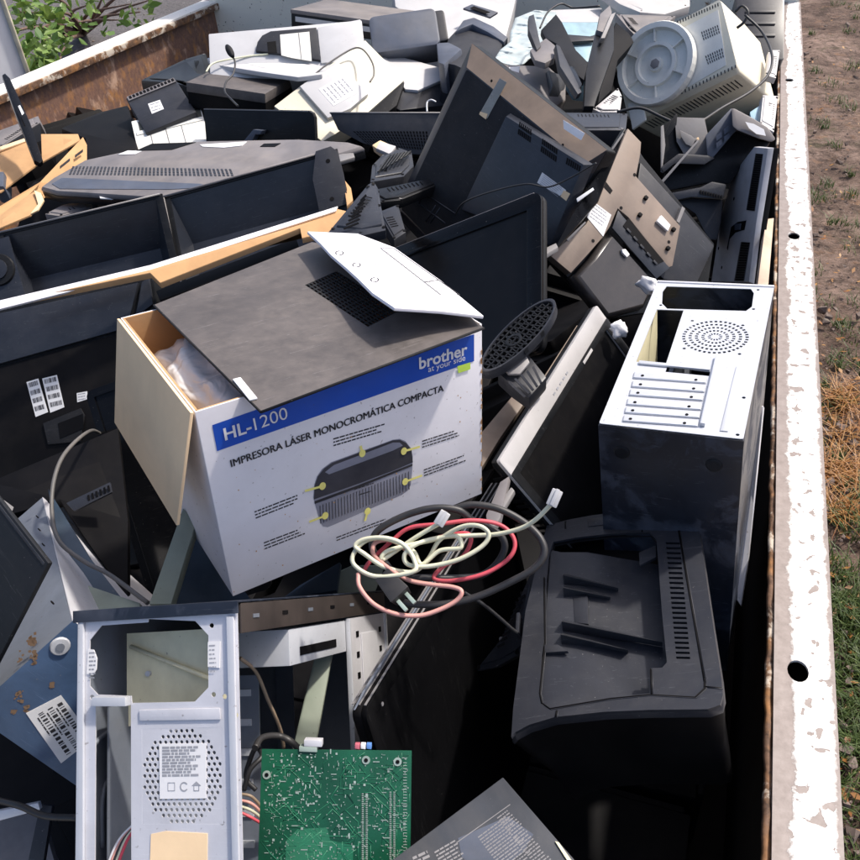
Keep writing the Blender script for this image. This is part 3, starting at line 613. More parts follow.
for (cx,cy),(ex,ey) in (((570,527),(566,510)),((664,522),(700,512)),((667,591),(705,577)),((480,601),(440,612)),((486,668),(450,682)),((582,658),(576,680))):
    mb=MB(); c=Z8([(cx,cy)])[0]; e=Z8([(ex,ey)])[0]; n=16; r=.0056
    mb.add([(c[0]+r*.8*math.cos(2*math.pi*k/n),y-.0014,c[1]+r*math.sin(2*math.pi*k/n)) for k in range(n)],[tuple(range(n))])
    dd=Vector((e[0]-c[0],e[1]-c[1])).normalized(); pp=Vector((-dd.y,dd.x))*.0016
    mb.add([(c[0]+pp.x,y-.0015,c[1]+pp.y),(e[0]+pp.x,y-.0015,e[1]+pp.y),(e[0]-pp.x,y-.0015,e[1]-pp.y),(c[0]-pp.x,y-.0015,c[1]-pp.y)],[(0,1,2,3)])
    mb.build('callout_dot',K['yellow'],fr_)
# left flap, folded outwards over the side
ang=R(15); L=.150
def flap_pt(s,l): return (-X-.001-math.sin(ang)*l, s, Zh-math.cos(ang)*l)
fl=MB(); pts=[flap_pt(-Yh,0.0),flap_pt(Yh-.002,0),flap_pt(Yh-.012,L*.98),flap_pt(-Yh+.014,L)]
n_=Vector((-math.cos(ang),0,math.sin(ang)))*.004
o=fl.loft([pts,[tuple(Vector(p)+n_) for p in pts]]).build('flap',K['cream'],t,.001); o['label']='pale cardboard flap folded out over the side'
# right flap leaning in over the top, printed side up
phi=R(17)
Ff=Fr(F.M @ Matrix.Translation((X-.002,0,Zh+.012)) @ Matrix.Rotation(phi,4,'Y'),(0,0,0))
# its plane: local z=0 of Ff
def fp(a,b): p=Ff.hit(a,b,2,0); return (p.x,p.y)
out=[fp(*q_) for q_ in ((483,319),(440,283),(394,250),(357,236),(307,234),(320,246),(331,258),(345,270),(357,281),(372,296),(394,311),(440,314))]
fl=thing; mb=MB().loft([[(x,yy,0) for x,yy in out],[(x,yy,.004) for x,yy in out]])
rf=mb.build('flap',K['print'],t,.0008); rf['label']='white printed flap leaning in over the lid'; rf.matrix_local=F.I@Ff.M
# flap drawings
g=MB(); 
def gl(a,b,w_=.0015):
    A_=Vector(fp(*a)); B_=Vector(fp(*b)); dd=(B_-A_).normalized(); q_=Vector((-dd.y,dd.x))*w_/2
    g.add([(p.x,p.y,.0046) for p in (A_+q_,B_+q_,B_-q_,A_-q_)],[(0,1,2,3)])
for a,b in (((380,251),(440,298)),((393,251),(459,298)),((380,251),(393,251)),((440,298),(459,298)),((424,285),(438,283))): gl(a,b)
for k in range(14):
    for j in range(3): gl((386+k*3.9+j*3,255+k*3.0+j*.2),(388+k*3.9+j*3,255+k*3.0+j*.2),.0013)
for (cx,cy) in ((339,256),(356,268),(374,283)):
    for k in range(8):
        a0,a1=k*math.pi/4,(k+1)*math.pi/4; gl((cx+4*math.cos(a0),cy+2.2*math.sin(a0)),(cx+4*math.cos(a1),cy+2.2*math.sin(a1)))
for k in range(3):
    for j in range(3): gl((350+k*17,254+k*13+j*3),(372+k*17-j*3,254.5+k*13+j*3),.0012)
g.build('instruction_print',K['ink'],rf,fixn=False)
# wear along the carton's corners: torn brown paper
wear=MB(); rn=random.Random(2)
for k in range(26):
    z=rn.uniform(-Zh,Zh-.03); hh=rn.uniform(.002,.010); wear.add([(X-rn.uniform(.001,.004),y-.0005,z),(X,y-.0005,z-hh*.3),(X,y-.0005,z+hh),(X-rn.uniform(.0,.002),y-.0005,z+hh*.7)],[(0,1,2,3)])
for k in range(60):
    x=rn.uniform(-X,X); z=rn.uniform(-Zh,Zh-.09); r=rn.uniform(.0005,.0016); wear.add([(x,y-.0005,z),(x+r,y-.0005,z-r*.5),(x+r*1.4,y-.0005,z+r),(x+r*.2,y-.0005,z+r*1.3)],[(0,1,2,3)])
wear.build('torn_edge',K['card'],fr_,fixn=False)
# foam / bag inside
def lump(name,F,c,s,mat,label,cat,seed,amp=.3,parent=None,freq=9,sub=4):
    bm=bmesh.new(); bmesh.ops.create_icosphere(bm,subdivisions=sub,radius=1); from mathutils import noise as mn
    for v in bm.verts:
        q_=v.co.copy(); a=mn.noise(q_*2.2+Vector((seed,0,0)))*amp+mn.noise(q_*freq*.6+Vector((0,seed,0)))*amp*.35; v.co=Vector([math.copysign(abs(q_[i])**.75,q_[i])*s[i]*(1+a) for i in range(3)])
    me=bpy.data.meshes.new(name); bm.to_mesh(me); bm.free(); me.polygons.foreach_set('use_smooth',[True]*len(me.polygons)); me.materials.append(mat)
    ob=bpy.data.objects.new(name,me); col.objects.link(ob); ob.matrix_world=F.M@Matrix.Translation(c); tag(ob,label,cat); return ob
m,nt,b=newmat('clear_bag'); b.inputs['Base Color'].default_value=(.86,.88,.90,1); b.inputs['Roughness'].default_value=.2; tc=nt.nodes.new('ShaderNodeTexCoord').outputs['Object']
bp=nt.nodes.new('ShaderNodeBump'); bp.inputs['Strength'].default_value=1; bp.inputs['Distance'].default_value=.012; nt.links.new(noise(nt,tc,15,3,.5,.9),bp.inputs['Height']); nt.links.new(bp.outputs[0],b.inputs['Normal']); b.inputs['Transmission Weight'].default_value=.25; K['bag']=m
lump('plastic_bag',F,(-X+.075,.0,Zh-.075),(.062,.115,.055),K['bag'],'crumpled clear plastic packing bag inside the open printer carton','plastic bag',3,.35)
lump('packing_foam',F,(-X+.19,-.02,Zh-.10),(.05,.10,.06),K['galvd'],'grey wrapped lump of packing deep in the open printer carton','packing',5,.25)
# ---------------------------------------------------------------- loose dusty sheet on the carton
zt=Zh+.0035
def tp(a,b,z=zt): p=F.hit(a,b,2,z); return (p.x,p.y)
o=[tp(154,306),tp(261,413),tp(484,329),tp(396,258),tp(312,243)]
fx=[tp(305,286),tp(337,272),tp(397,307),tp(368,328)]
Ms=F.M@Matrix.Translation((0,0,zt)); s=thing('case_side_panel',Ms,'thin dusty black metal panel with a perforated square lying on the open carton','metal panel')
# rectangle for perforation aligned with the sheet
ux=Vector((fx[3][0]-fx[0][0],fx[3][1]-fx[0][1])); uy=Vector((fx[1][0]-fx[0][0],fx[1][1]-fx[0][1]))
hole=[fx[0],fx[3],(fx[3][0]+uy.x,fx[3][1]+uy.y),fx[1]]
mb=MB().plate(o,[hole],0,.0015); mb.v=[(x,z,yy) for x,yy,z in mb.v]; mb.build('sheet',K['topdust'],s)
pf=MB().perf(0,1,0,1,15,11,.80,0,.001); pf.v=[(fx[0][0]+ux.x*x+uy.x*z, fx[0][1]+ux.y*x+uy.y*z, .001-yy) for x,yy,z in pf.v]; pf.build('perforated_grille',K['black2'],s,fixn=False)
ed=MB()
for i in (0,1): 
    a,b_=Vector(o[i]),Vector(o[i+1]); ed.tube([(a.x,a.y,.001),(b_.x,b_.y,.001)],.0016,6)
ed.build('folded_edge',K['black2'],s)
c_=[tp(233,382),(tp(241,380)),tp(258,401),tp(250,403)]; mb=MB().loft([[(x,yy,.0019) for x,yy in c_],[(x,yy,.004) for x,yy in c_]]); mb.build('white_clip',K['paper'],s,.0008)
# ---------------------------------------------------------------- pc tower, rear panel up
t,F,D=T('pc_tower','pc_tower','computer tower on its front with its pale steel rear panel upwards, black sides','computer tower'); X,Yh,Zh=D[0]/2,D[1]/2,D[2]/2; y=-Yh
Z7=lambda pts:[F.f(580+a*.32558,240+b_*.32558) for a,b_ in pts]
psu=Z7([(266,142),(525,150),(534,163),(528,205),(510,218),(268,211),(252,195),(254,158)])
io=Z7([(236,213),(318,216),(264,380),(172,374)])
slot=Z7([(268,388),(400,404),(397,418),(262,405)])
cx,cz=Z7([(415,297)])[0]; 
ring=[(cx+.0465*math.cos(2*math.pi*k/32),cz+.0465*math.sin(2*math.pi*k/32)) for k in range(32)]
dots=[]
for a in ((345,248),(500,262),(320,333),(490,350),(547,153),(248,200),(503,484),(484,598),(533,212)): 
    p=Z7([a])[0]; dots.append([(p[0]+.0026*math.cos(k*math.pi/4),p[1]+.0026*math.sin(k*math.pi/4)) for k in range(8)])
rp=MB().plate(rr(-X,X,-Zh,Zh,.003,2),[psu,io,slot,ring]+dots,y,y+.0012).build('rear_panel',K['galvw'],t)
g=MB(); radii=[.0,.006,.0105,.0150,.0195,.024,.0285,.033,.0375,.042,.0465]
for i in range(len(radii)-1):
    r0,r1=radii[i],radii[i+1]
    if i%2==0: 
        nn=24
        for k in range(nn): g.sector(cx,cz,r0,r1,2*math.pi*k/nn,2*math.pi*(k+1)/nn,y+.0001,y+.0011,1)
    else:
        nn=int(10+i*3.4)
        for k in range(nn): g.sector(cx,cz,r0,r1,2*math.pi*k/nn,2*math.pi*(k+.42)/nn,y+.0001,y+.0011,1)
g.build('fan_grille',K['galvw'],rp,fixn=True)
for k in range(6):
    zl=[(160,405),(155,432),(148,458),(140,487),(134,512),(128,538)][k]
    a=Z7([(zl[0]+4,zl[1]+4),(392-k*5,zl[1]+20+0*k),(388-k*5,zl[1]+38),(zl[0],zl[1]+22)])
    mb=MB().frustum(a,y-.0002,[(a_[0]*.96+.04*sum(q[0] for q in a)/4,a_[1]*.9+.1*sum(q[1] for q in a)/4) for a_ in a],y-.0028); sc_=mb.build('slot_cover',K['galvw'],t,.0008)
    m2=MB()
    for q in (Z7([(zl[0]+32-k,zl[1]+17)])[0],Z7([(356-k*7,zl[1]+30)])[0]): m2.cyl(q[0],q[1],.0022,y-.0036,y-.0029,8)
    m2.build('screw_hole',K['void'],sc_)
a=Z7([(416,362),(429,363),(384,575),(368,573)]); MB().prism(a,y-.006,y-.0003).build('slot_bracket',K['galvw'],t,.001)
a=Z7([(480,390),(500,392),(455,590),(430,588)]); MB().prism(a,y-.0016,y-.0003).build('pressed_rib',K['galvw'],t,.0006)
a=Z7([(182,375),(400,398),(398,404),(180,384)]); MB().prism(a,y-.0035,y-.0003).build('slot_rail',K['galvw'],t,.0008)
MB().prism([(-X,Zh+.0002),(X,Zh+.0002),(X,Zh+.005),(-X,Zh+.005)],y-.002,y+.02).build('rear_lip',K['galv'],t,.001)
inn=MB(); inn.box(-X,-X+.0012,y+.0015,Yh,-Zh,Zh).build('side_panel',K['galvd'],t)
MB().box(X-.0012,X,y+.0015,Yh,-Zh,Zh).build('side_panel',K['navy'],t)
MB().box(-X,X,y+.0015,Yh,Zh-.001,Zh).build('roof_panel',K['navy'],t)
MB().box(-X+.002,X-.002,Yh-.03,Yh,-Zh+.002,Zh-.002).build('front_fascia',K['void'],t)
bp_=MB().box(-X-.001,X+.001,y+.002,Yh,-Zh-.0015,-Zh-.0001).build('bottom_panel',K['navy'],t,.0006)
MB().box(-X+.002,-X+.010,y+.002,y+.16,-Zh+.05,Zh-.05).build('inner_tray',K['yellowed'],t)
MB().box(-X+.06,-X+.066,y+.02,Yh-.05,-Zh+.05,Zh-.05).build('drive_wall',K['galvd'],t)
for px,py in ((622,452),(714,465)):
    p=F.hit(px,py,2,-Zh-.0015); mb=MB(); mb.cyl(p.x,p.y,.011,0,.003,20,.009); mb.v=[(a,b_,-Zh-.0015-c) for a,c,b_ in mb.v]; mb.build('foot',K['black2'],bp_,.0008)
# ---------------------------------------------------------------- loose steel cover beside the tower
DECO={'black','dgrey','blueblack','bluegrey','greydust','darkblue','black2','silver','brownblack'}
def deco(ob,P,o0,n,mat,seed):
    """moulded panel, seam and screws on a cover's visible face"""
    rnd=random.Random(seed); c=sum(P,Vector())/len(P)
    ar=sum(((P[i]-c).cross(P[(i+1)%len(P)]-c)).length for i in range(len(P)))/2
    if ar<.0035: return
    s=.80; Q=[c+(p-c)*s for p in P]
    MB().loft([[tuple(p-o0-n*.0028) for p in [c+(q-c)*.97 for q in Q]],[tuple(p-o0-n*.0002) for p in Q]]).build('moulded_panel',mat,ob,.0008)
    k=len(P)
    for i in range(0,k,max(1,k//4)):
        p=c+(P[i]-c)*.88-o0; u=(P[(i+1)%k]-P[i]).normalized(); v=n.cross(u); r=.0035
        ring=[p+u*(r*math.cos(a*math.pi/5))+v*(r*math.sin(a*math.pi/5)) for a in range(10)]
        MB().loft([[tuple(q-n*.0012) for q in ring],[tuple(q-n*.0002) for q in ring]]).build('screw',K['void'] if rnd.random()<.7 else K['midgrey'],ob)
    i=max(range(k),key=lambda a:(P[(a+1)%k]-P[a]).length); A=c+(P[i]-c)*.62; B=c+(P[(i+1)%k]-c)*.62; u=(B-A).normalized(); v=(c-(A+B)/2); v=(v-u*v.dot(u)); 
    if v.length<.004: return
    v.normalize(); Ln=(B-A).length; m=min(14,int(Ln/.009)); w=.0024; h=min(.018,ar/Ln*.25)
    for j in range(2,m-1):
        a=A+u*(Ln*j/m)-o0; R4=[a,a+u*w,a+u*w+v*h,a+v*h]
        MB().loft([[tuple(q-n*.0036) for q in R4],[tuple(q-n*.0029) for q in R4]]).build('vent_slot',K['void'],ob)
def slab(name,P,th,mat,label,cat,group=None,bevel=.001,parent=None,smooth=False):
    """P: world points of the visible outline in order; thickness goes away from the camera. Origin at the first point"""
    P=[Vector(p) for p in P]; n=Vector((0,0,0))
    for i in range(len(P)): n+=P[i].cross(P[(i+1)%len(P)])
    n.normalize(); c=sum(P,Vector())/len(P)
    if n.dot(CPOS-c)>0: n=-n
    o0=P[0] if parent is None else Vector(); loops=[[tuple(p-o0) for p in P],[tuple(p-o0+n*th) for p in P]]
    if parent is not None: I=pw(parent).inverted(); loops=[[tuple(I@Vector(q)) for q in l] for l in loops]
    ob=MB().loft(loops).build(name,mat,parent,bevel)
    if parent is None:
        ob.location=o0; tag(ob,label,cat,group)
        if th>=.014 and any(mat is K[q] for q in DECO) and cat not in ('bracket','rib','slot','cap','panel','metal bar','bar','wood slat','plastic bar'): deco(ob,P,o0,n,mat,len(bpy.data.objects))
    return ob
slab('steel_side_cover',[at(755,405,1.42),at(763.5,406,1.42),at(757,470,1.38),at(748,560,1.36),at(741,606,1.36),at(737,600,1.36),at(744,500,1.38)],.01,K['galv'],'narrow pale blue steel cover standing between the tower and the rail','steel cover')
slab('wood_strip',[at(766,219,1.85),at(774,218,1.86),at(768,290,1.62),at(757,290,1.62)],.02,K['wood'],'short pale wooden slat wedged against the truck side','wood slat')
# ---------------------------------------------------------------- laser printer
t,F,D=T('laser_printer','laser_printer','dusty black laser printer with a ribbed paper tray at the front corner of the load','printer'); y=-D[1]/2
Z5=lambda pts:[F.f(480+a*.32558,480+b_*.32558) for a,b_ in pts]
outl=Z5([(205,140),(270,122),(345,108),(450,96),(560,90),(640,92),(655,105),(672,150),(690,270),(715,440),(740,600),(746,660),(738,690),(700,704),(520,706),(380,712),(230,728),(150,752),(108,775),(96,790),(102,700),(120,560),(140,400),(175,260)])
rec=Z5([(225,190),(300,176),(400,165),(520,160),(542,185),(548,260),(560,420),(574,560),(560,576),(524,578),(521,655),(400,668),(215,700),(190,690),(182,660),(190,540),(196,500),(205,300),(212,230)])
sl=[]
for k in range(24):
    f=k/23; a=(570+f*32,190+f*352); sl.append(Z5([(a[0],a[1]),(a[0]+43,a[1]+1),(a[0]+44,a[1]+8),(a[0]+1,a[1]+7)]))
MB().plate(outl,[rec]+sl,y,y+.004).build('top_cover',K['dgrey2'] if 'dgrey2' in K else K['dgrey'],t,.0)
c0=(sum(p[0] for p in outl)/len(outl),sum(p[1] for p in outl)/len(outl))
shr=lambda P,s: [(c0[0]+(a-c0[0])*s,c0[1]+(b_-c0[1])*s) for a,b_ in P]
mb=MB().loft([[(x,yy,z) for x,z in P] for P,yy in ((shr(outl,1.0),y+.0042),(shr(outl,1.008),y+.009),(shr(outl,1.006),y+.016))],cap=False,smooth=True); mb.build('cover_rim',K['dgrey'],t)
rin=MB().plate(shr(outl,.97),[rec],y+.0100,y+.0102); rin.build('inner_deck',K['black2'],t)
mb=MB().loft([[(x,yy,z) for x,z in P] for P,yy in ((shr(outl,.995),y+.0165),(shr(outl,.96),y+.05),(shr(outl,.88),y+.12),(shr(outl,.84),D[1]/2))],cap=False,smooth=True); mb.build('body',K['void'],t)  # blacker than the cover: shade below it put into the colour
MB().prism(shr(outl,.90),y+.040,y+.044).build('inner_floor',K['void'],t)
# tray floor: slopes down to the vent side
def zt5(a,b_,dep): q=F.f(480+a*.32558,480+b_*.32558,y=y+dep); return (q[0],y+dep,q[1])
fl_=MB(); A1=[(218,215,.004),(250,222,.005),(330,222,.014),(430,240,.026),(560,262,.032)]; A2=[(180,700,.004),(222,712,.005),(330,700,.012),(430,685,.022),(590,640,.031)]
fl_.add([zt5(*p) for p in A1]+[zt5(*p) for p in A2],[(i,i+1,i+6,i+5) for i in range(4)],True); fl_.build('paper_tray',K['dgrey'],t,fixn=False)
for (a,b_,c,d_) in ((262,296,425,332),(262,334,400,360),(258,438,560,498),(255,478,455,522)):
    mb=MB(); P0=zt5(a-8,b_-4,-.008); P1=zt5(a-4,b_+26,.006); P2=zt5(c,d_,.012); P3=zt5(c,d_+14,.030); P4=zt5(a,b_+22,.014); P5=zt5(a,b_-10,.012)
    mb.add([P0,P2,P3,P1,P4,P5],[(0,1,2,3),(0,3,4,5),(0,5,1),(3,2,4)]); mb.build('paper_rib',K['dgrey'],t,.0006)
mb=MB(); 
a=Z5([(500,500),(520,545),(470,552),(300,520),(250,500)]) 
for pts,dep,n in (([(285,355),(330,355),(333,442),(290,438)],.008,'tray_latch'),([(488,222),(540,200),(542,235),(490,262)],.006,'paper_stop'),([(330,118),(395,112),(397,135),(332,142)],-.0015,'release_button'),([(195,505),(240,505),(270,525),(200,530)],-.001,'hinge_tab')):
    P=[F.f(480+p*.32558,480+q*.32558,y=y+dep) for p,q in pts]; MB().prism(P,y+dep,y+dep+.006).build(n,K['dgrey'],t,.001)
gr=MB()
for pl in ([(197,300),(200,500),(184,655),(190,685),(215,703),(400,672),(520,660),(660,668),(690,640),(690,610)],[(600,95),(640,330),(690,620)],[(232,728),(236,708)],[(527,660),(524,580)],[(262,150),(262,128)],[(690,635),(742,640)],[(500,125),(498,160)]):
    P=Z5(pl); gr.tube([(x,y-.0001,z) for x,z in P],.0011,5); hl_=[(x+.0018,y-.0002,z-.0012) for x,z in P]; MB().tube(hl_,.0006,5).build('seam_edge',K['dgrey'],t,fixn=False)
gr.build('panel_seam',K['void'],t,fixn=False)
ck=F.f(519,621); MB().box(ck[0]-.006,ck[0]-.001,y+.004,y+.02,ck[1]-.015,ck[1]+.018).build('side_catch',K['dgrey'],t,.001)
# ---------------------------------------------------------------- open PC case, bottom left of load
t,F,D=T('open_pc_case','open_case','upright steel computer case with its side off and rear panel facing the viewer','computer case'); X,Yh,Zh=D[0]/2,D[1]/2,D[2]/2; y=-Yh
ZB=lambda pts:[F.f(a*.32558,580+b_*.32558) for a,b_ in pts]
psu=ZB([(345,138),(620,118),(640,190),(640,330),(600,372),(405,372),(402,356),(300,354),(275,325),(275,190),(305,148)])
psu=ZB([(312,140),(455,130),(456,120),(600,126),(640,170),(640,330),(598,374),(405,378),(403,356),(300,352),(276,326),(276,185)])
iob=ZB([(294,384),(402,384),(404,1100),(290,1100)])
cx,cz=ZB([(560,600)])[0]; rx=abs(ZB([(682,600)])[0][0]-cx)
x0_,x1_=ZB([(436,600)])[0][0],ZB([(684,600)])[0][0]; z1_,z0_=ZB([(560,455)])[0][1],ZB([(560,750)])[0][1]
dots=[]
for a in ((650,140),(656,352),(283,360),(442,462),(673,458),(690,358),(445,740),(682,745),(462,482),(655,484),(725,415),(726,685)):
    p=ZB([a])[0]; dots.append([(p[0]+.0026*math.cos(k*math.pi/4),p[1]+.0026*math.sin(k*math.pi/4)) for k in range(8)])
hole=[(x0_,z0_),(x1_,z0_),(x1_,z1_),(x0_,z1_)]
dots=[q for q in dots if not (x0_<q[0][0]<x1_ and z0_<q[0][1]<z1_)]
rp=MB().plate([(-X,-Zh),(X,-Zh),(X,Zh),(-X,Zh)],[psu,iob,hole]+dots,y,y+.0012).build('rear_panel',K['galv'],t)
cyy=(z0_+z1_)/2; cxx=(x0_+x1_)/2; RX=(x1_-x0_)/2
MB().perf(x0_,x1_,z0_,z1_,15,17,.72,y+.0001,y+.0011,stag=True,mask=lambda a,b_:((a-cxx)**2+(b_-cyy)**2)<(RX*1.0)**2).build('fan_grille',K['galv'],rp,fixn=False)
lb=ZB([(490,503),(634,501),(634,670),(492,672)]); o=MB().prism(lb,y-.0008,y-.0002).build('rating_label',K['paper'],t)
g=MB()
for k in range(10): A_,B_=ZB([(500,518+k*9.5),(620-(k%3)*14,516+k*9.5)]); lines(g,A_,B_,1,.002,.0021,y-.0010,seed=k,rag=.1)
for k,xx in enumerate((528,567,605)):
    c=ZB([(xx,634)])[0]
    if k==1: g.sector(c[0],c[1],.0034,.0046,.6,5.7,y-.0011,y-.0009,10)
    elif k==0:
        for aa in range(4): 
            dx,dz=((-.004,-.004,.008,.0006),(-.004,.0034,.008,.0006),(-.004,-.004,.0006,.008),(.0034,-.004,.0006,.008))[aa][:2],0
        for (a,b_,c2,d2) in ((-.004,-.004,.004,-.0035),(-.004,.0035,.004,.004),(-.004,-.004,-.0035,.004),(.0035,-.004,.004,.004)): g.box(c[0]+a,c[0]+c2,y-.0011,y-.0009,c[1]+b_,c[1]+d2)
    else: 
        g.box(c[0]-.003,c[0]+.003,y-.0011,y-.0009,c[1]-.004,c[1]-.0034); g.box(c[0]-.003,c[0]-.0024,y-.0011,y-.0009,c[1]-.004,c[1]+.001); g.box(c[0]+.0024,c[0]+.003,y-.0011,y-.0009,c[1]-.004,c[1]+.001)
        g.prism([(c[0]-.005,c[1]+.001),(c[0]+.005,c[1]+.001),(c[0],c[1]+.005)],y-.0011,y-.0009)
g.build('label_print',K['inkg'],o)
lb=ZB([(465,780),(510,771),(638,778),(636,1000),(456,1000)]); MB().prism(lb,y-.0008,y-.0002).build('cream_label',K['cream'],t)
for P in ([(272,212),(290,214),(300,240),(298,275),(288,292),(268,288)],[(640,190),(678,188),(676,270),(640,266)]):
    o=MB().prism(ZB(P),y-.0012,y-.0003).build('warranty_sticker',K['paper'],t); g=MB(); q=ZB([(P[0][0]+4,P[0][1]+14),(P[0][0]+26,P[0][1]+13)]); lines(g,q[0],q[1],7,.0042,.0015,y-.0014,seed=8); g.build('sticker_print',K['inkg'],o)
# frame strips on the rear panel
for P,n in (([(246,118),(262,118),(262,1100),(236,1100)],'side_strip'),([(700,112),(722,112),(744,1100),(724,1100)],'side_strip')):
    MB().prism(ZB(P),y-.004,y-.0003).build(n,K['galvw'],t,.0008)
MB().prism(ZB([(300,356),(402,356),(402,384),(296,384)]),y-.010,y-.0003).build('bent_lip',K['galvw'],t,.0008)
MB().prism(ZB([(430,398),(678,392),(680,428),(432,432)]),y-.0022,y-.0003).build('pressed_rib',K['galv'],t,.001)
for px,py in ((277,100),(463,91),(657,76)):
    q=ZB([(px,py)])[0]; 
    m2=MB(); m2.cyl(q[0],min(q[1],Zh-.004),.0042,y-.0045,y-.0003,14,.0036); m2.build('screw',K['galvw'],t,.0005)
# roof, with dark folded strip
MB().box(-X-.003,X+.003,y-.0025,Yh,Zh+.0006,Zh+.0024).build('roof_panel',K['navy'],t,.0006)
MB().box(-X-.003,X+.003,y-.005,y-.0026,Zh-.010,Zh+.0024).build('roof_lip',K['navy'],t,.0005)
rl=MB().box(X-.0005,X+.0022,y+.004,Yh,Zh-.030,Zh-.0002).build('roof_rail',K['darkbrown'],t,.0006)
for k in range(6): MB().box(X+.0024,X+.0032,y+.03+k*.075,y+.044+k*.075,Zh-.016,Zh-.012).build('rail_slot',K['void'] if k%2 else K['galvd'],rl)
MB().box(-X,-X+.0012,y+.002,Yh,-Zh,Zh).build('side_panel',K['galvd'],t)
bp_=MB().box(-X,X,y+.002,Yh,-Zh,-Zh+.0012).build('floor_panel',K['galvd'],t)
# pressed shapes seen on the far panel through the rear opening
for k,(z,yy,l) in enumerate(((.035,.02,.10),(-.01,.04,.12))): MB().tube(catmull([(-X+.003,y+yy,z-.05),(-X+.003,y+yy,z),(-X+.003,y+yy+.02,z+.018),(-X+.003,y+yy+l,z+.03)],6),.003,6).build('pressed_ridge',K['galvd'],t)
# front frame with slotted edge
fp_=MB().plate([(-X,-Zh),(X,-Zh),(X,Zh-.03),(-X,Zh-.03)],[[(-X+.03,-Zh+.03),(-X+.07,-Zh+.03),(-X+.07,Zh-.06),(-X+.03,Zh-.06)]],Yh-.002,Yh).build('front_frame',K['galvd'],t)
fr2=MB().box(X-.0016,X,Yh-.165,Yh,-Zh,Zh-.032); sp=fr2.build('front_upright',K['galv'],t)
for k in range(11):
    for yy in (.022,.125):
        zz=Zh-.055-k*.028; MB().box(X+.0002,X+.001,Yh-yy-.010,Yh-yy,zz-.004,zz+.004).build('slot',K['void'],sp)
MB().box(X-.003,X+.003,Yh-.004,Yh+.004,-Zh,Zh-.032).build('upright_fold',K['galvw'],sp,.001)
MB().box(X-.003,X+.004,Yh-.169,Yh-.164,-Zh,Zh-.032).build('upright_fold',K['galvw'],sp,.001)
MB().box(X+.0002,X+.002,Yh-.115,Yh-.045,-Zh,Zh-.055).build('pressed_rib',K['galv'],sp,.001)
# optical drive under the roof
dr=MB().box(X-.15,X-.002,Yh-.36,Yh-.171,Zh-.075,Zh-.034).build('optical_drive',K['galvw'],t,.001)
MB().box(X-.0019,X-.001,Yh-.33,Yh-.21,Zh-.066,Zh-.056).build('drive_slot',K['void'],dr)
# drive cage: slotted blue steel
cg=MB().box(-X+.02,X-.075,y+.20,y+.202,-Zh+.0,Zh-.09).build('drive_cage',K['galvd'],t)
cg2=MB().box(-X+.022,-X+.024,y+.02,y+.24,-Zh+.05,Zh-.10).build('cage_side',K['galvd'],t)
for k in range(7): MB().box(X-.105,X-.085,y+.1975,y+.1998,-Zh+.08+k*.035,-Zh+.088+k*.035).build('cage_slot',K['galvw'],cg)
MB().box(-X+.003,X-.003,y+.10,y+.112,-Zh+.02,-Zh+.03).build('cross_bar',K['galv'],t)
# yellowed tray glimpsed through the power supply opening
yt=MB().box(-X+.022,X-.03,y+.055,y+.057,Zh-.125,Zh-.026).build('inner_plate',K['yellowed'],t)
MB().tube([(-X+.03,y+.050,Zh-.04),(X-.04,y+.050,Zh-.085)],.0025,6).build('plate_ridge',K['yellowed'],yt)
MB().box(X-.062,X-.050,y+.0535,y+.0549,Zh-.05,Zh-.036).build('plate_hole',K['void'],yt)
for dx,dz in ((.02,.03),(.05,.09),(.09,.07)): 
    m2=MB(); m2.cyl(-X+.03+dx,Zh-.04-dz,.003,y+.051,y+.0549,10); m2.build('plate_screw',K['galvw'],yt)
# wires inside
def lw(P,r,m,n='wire'):
    return MB().tube(catmull(P,8),r,6).build(n,m,t,fixn=False)
for k,mm in enumerate(('whiteink','pinkc','rubber','creamc','redc')):
    lw([(-X+.055+k*.001,y+.02,cz-.05),(-X+.035+k*.0025,y+.018,cz-.07),(-X+.020+k*.003,y+.016,cz-.11),(-X+.018+k*.003,y+.02,cz-.17),(-X+.03+k*.003,y+.03,-Zh+.02)],.0016,K[mm])
def Fpts(F,P,y=None): return F.fs(P,y)
def zm(ox,oy,s): return lambda P: [(ox+a*s,oy+b*s) for a,b in P]
def scalepoly(P,s,c=None):
    c=c or (sum(p[0] for p in P)/len(P),sum(p[1] for p in P)/len(P)); return [(c[0]+(a-c[0])*s,c[1]+(b-c[1])*s) for a,b in P]
def sticker(F,P,parent,y,mat='paper',name='sticker',rows=3,seed=1,barcode=False):
    o=MB().prism(F.fs(P,y),y-.0008,y-.0002).build(name,K[mat],parent); L=F.fs(P,y); g=MB()
    A=Vector(L[0]);B=Vector(L[1]);Dn=Vector(L[3])-A
    if not barcode: rows=int(rows*1.7)
    for k in range(rows):
        f=(k+.75)/(rows+.4); a=A+Dn*f+(B-A)*.1; b=B+Dn*f-(B-A)*.1; h=Dn.length/rows*.35
        if barcode: bars(g,tuple(a),tuple(b),h*1.5,y-.0010,seed=seed+k,n=26)
        else: lines(g,tuple(a),tuple(b),1,1,h*.8,y-.0010,seed=seed+k)
    g.build('label_print',K['ink' if barcode else 'inkg'],o,fixn=False); return o
def screws(F,P,parent,y,r=.003,mat='void',name='screw_hole',dy=.0006):
    for a,b in P:
        q=F.f(a,b,y); m=MB(); m.cyl(q[0],q[1],r,y-dy,y-.0001,10); m.build(name,K[mat],parent)
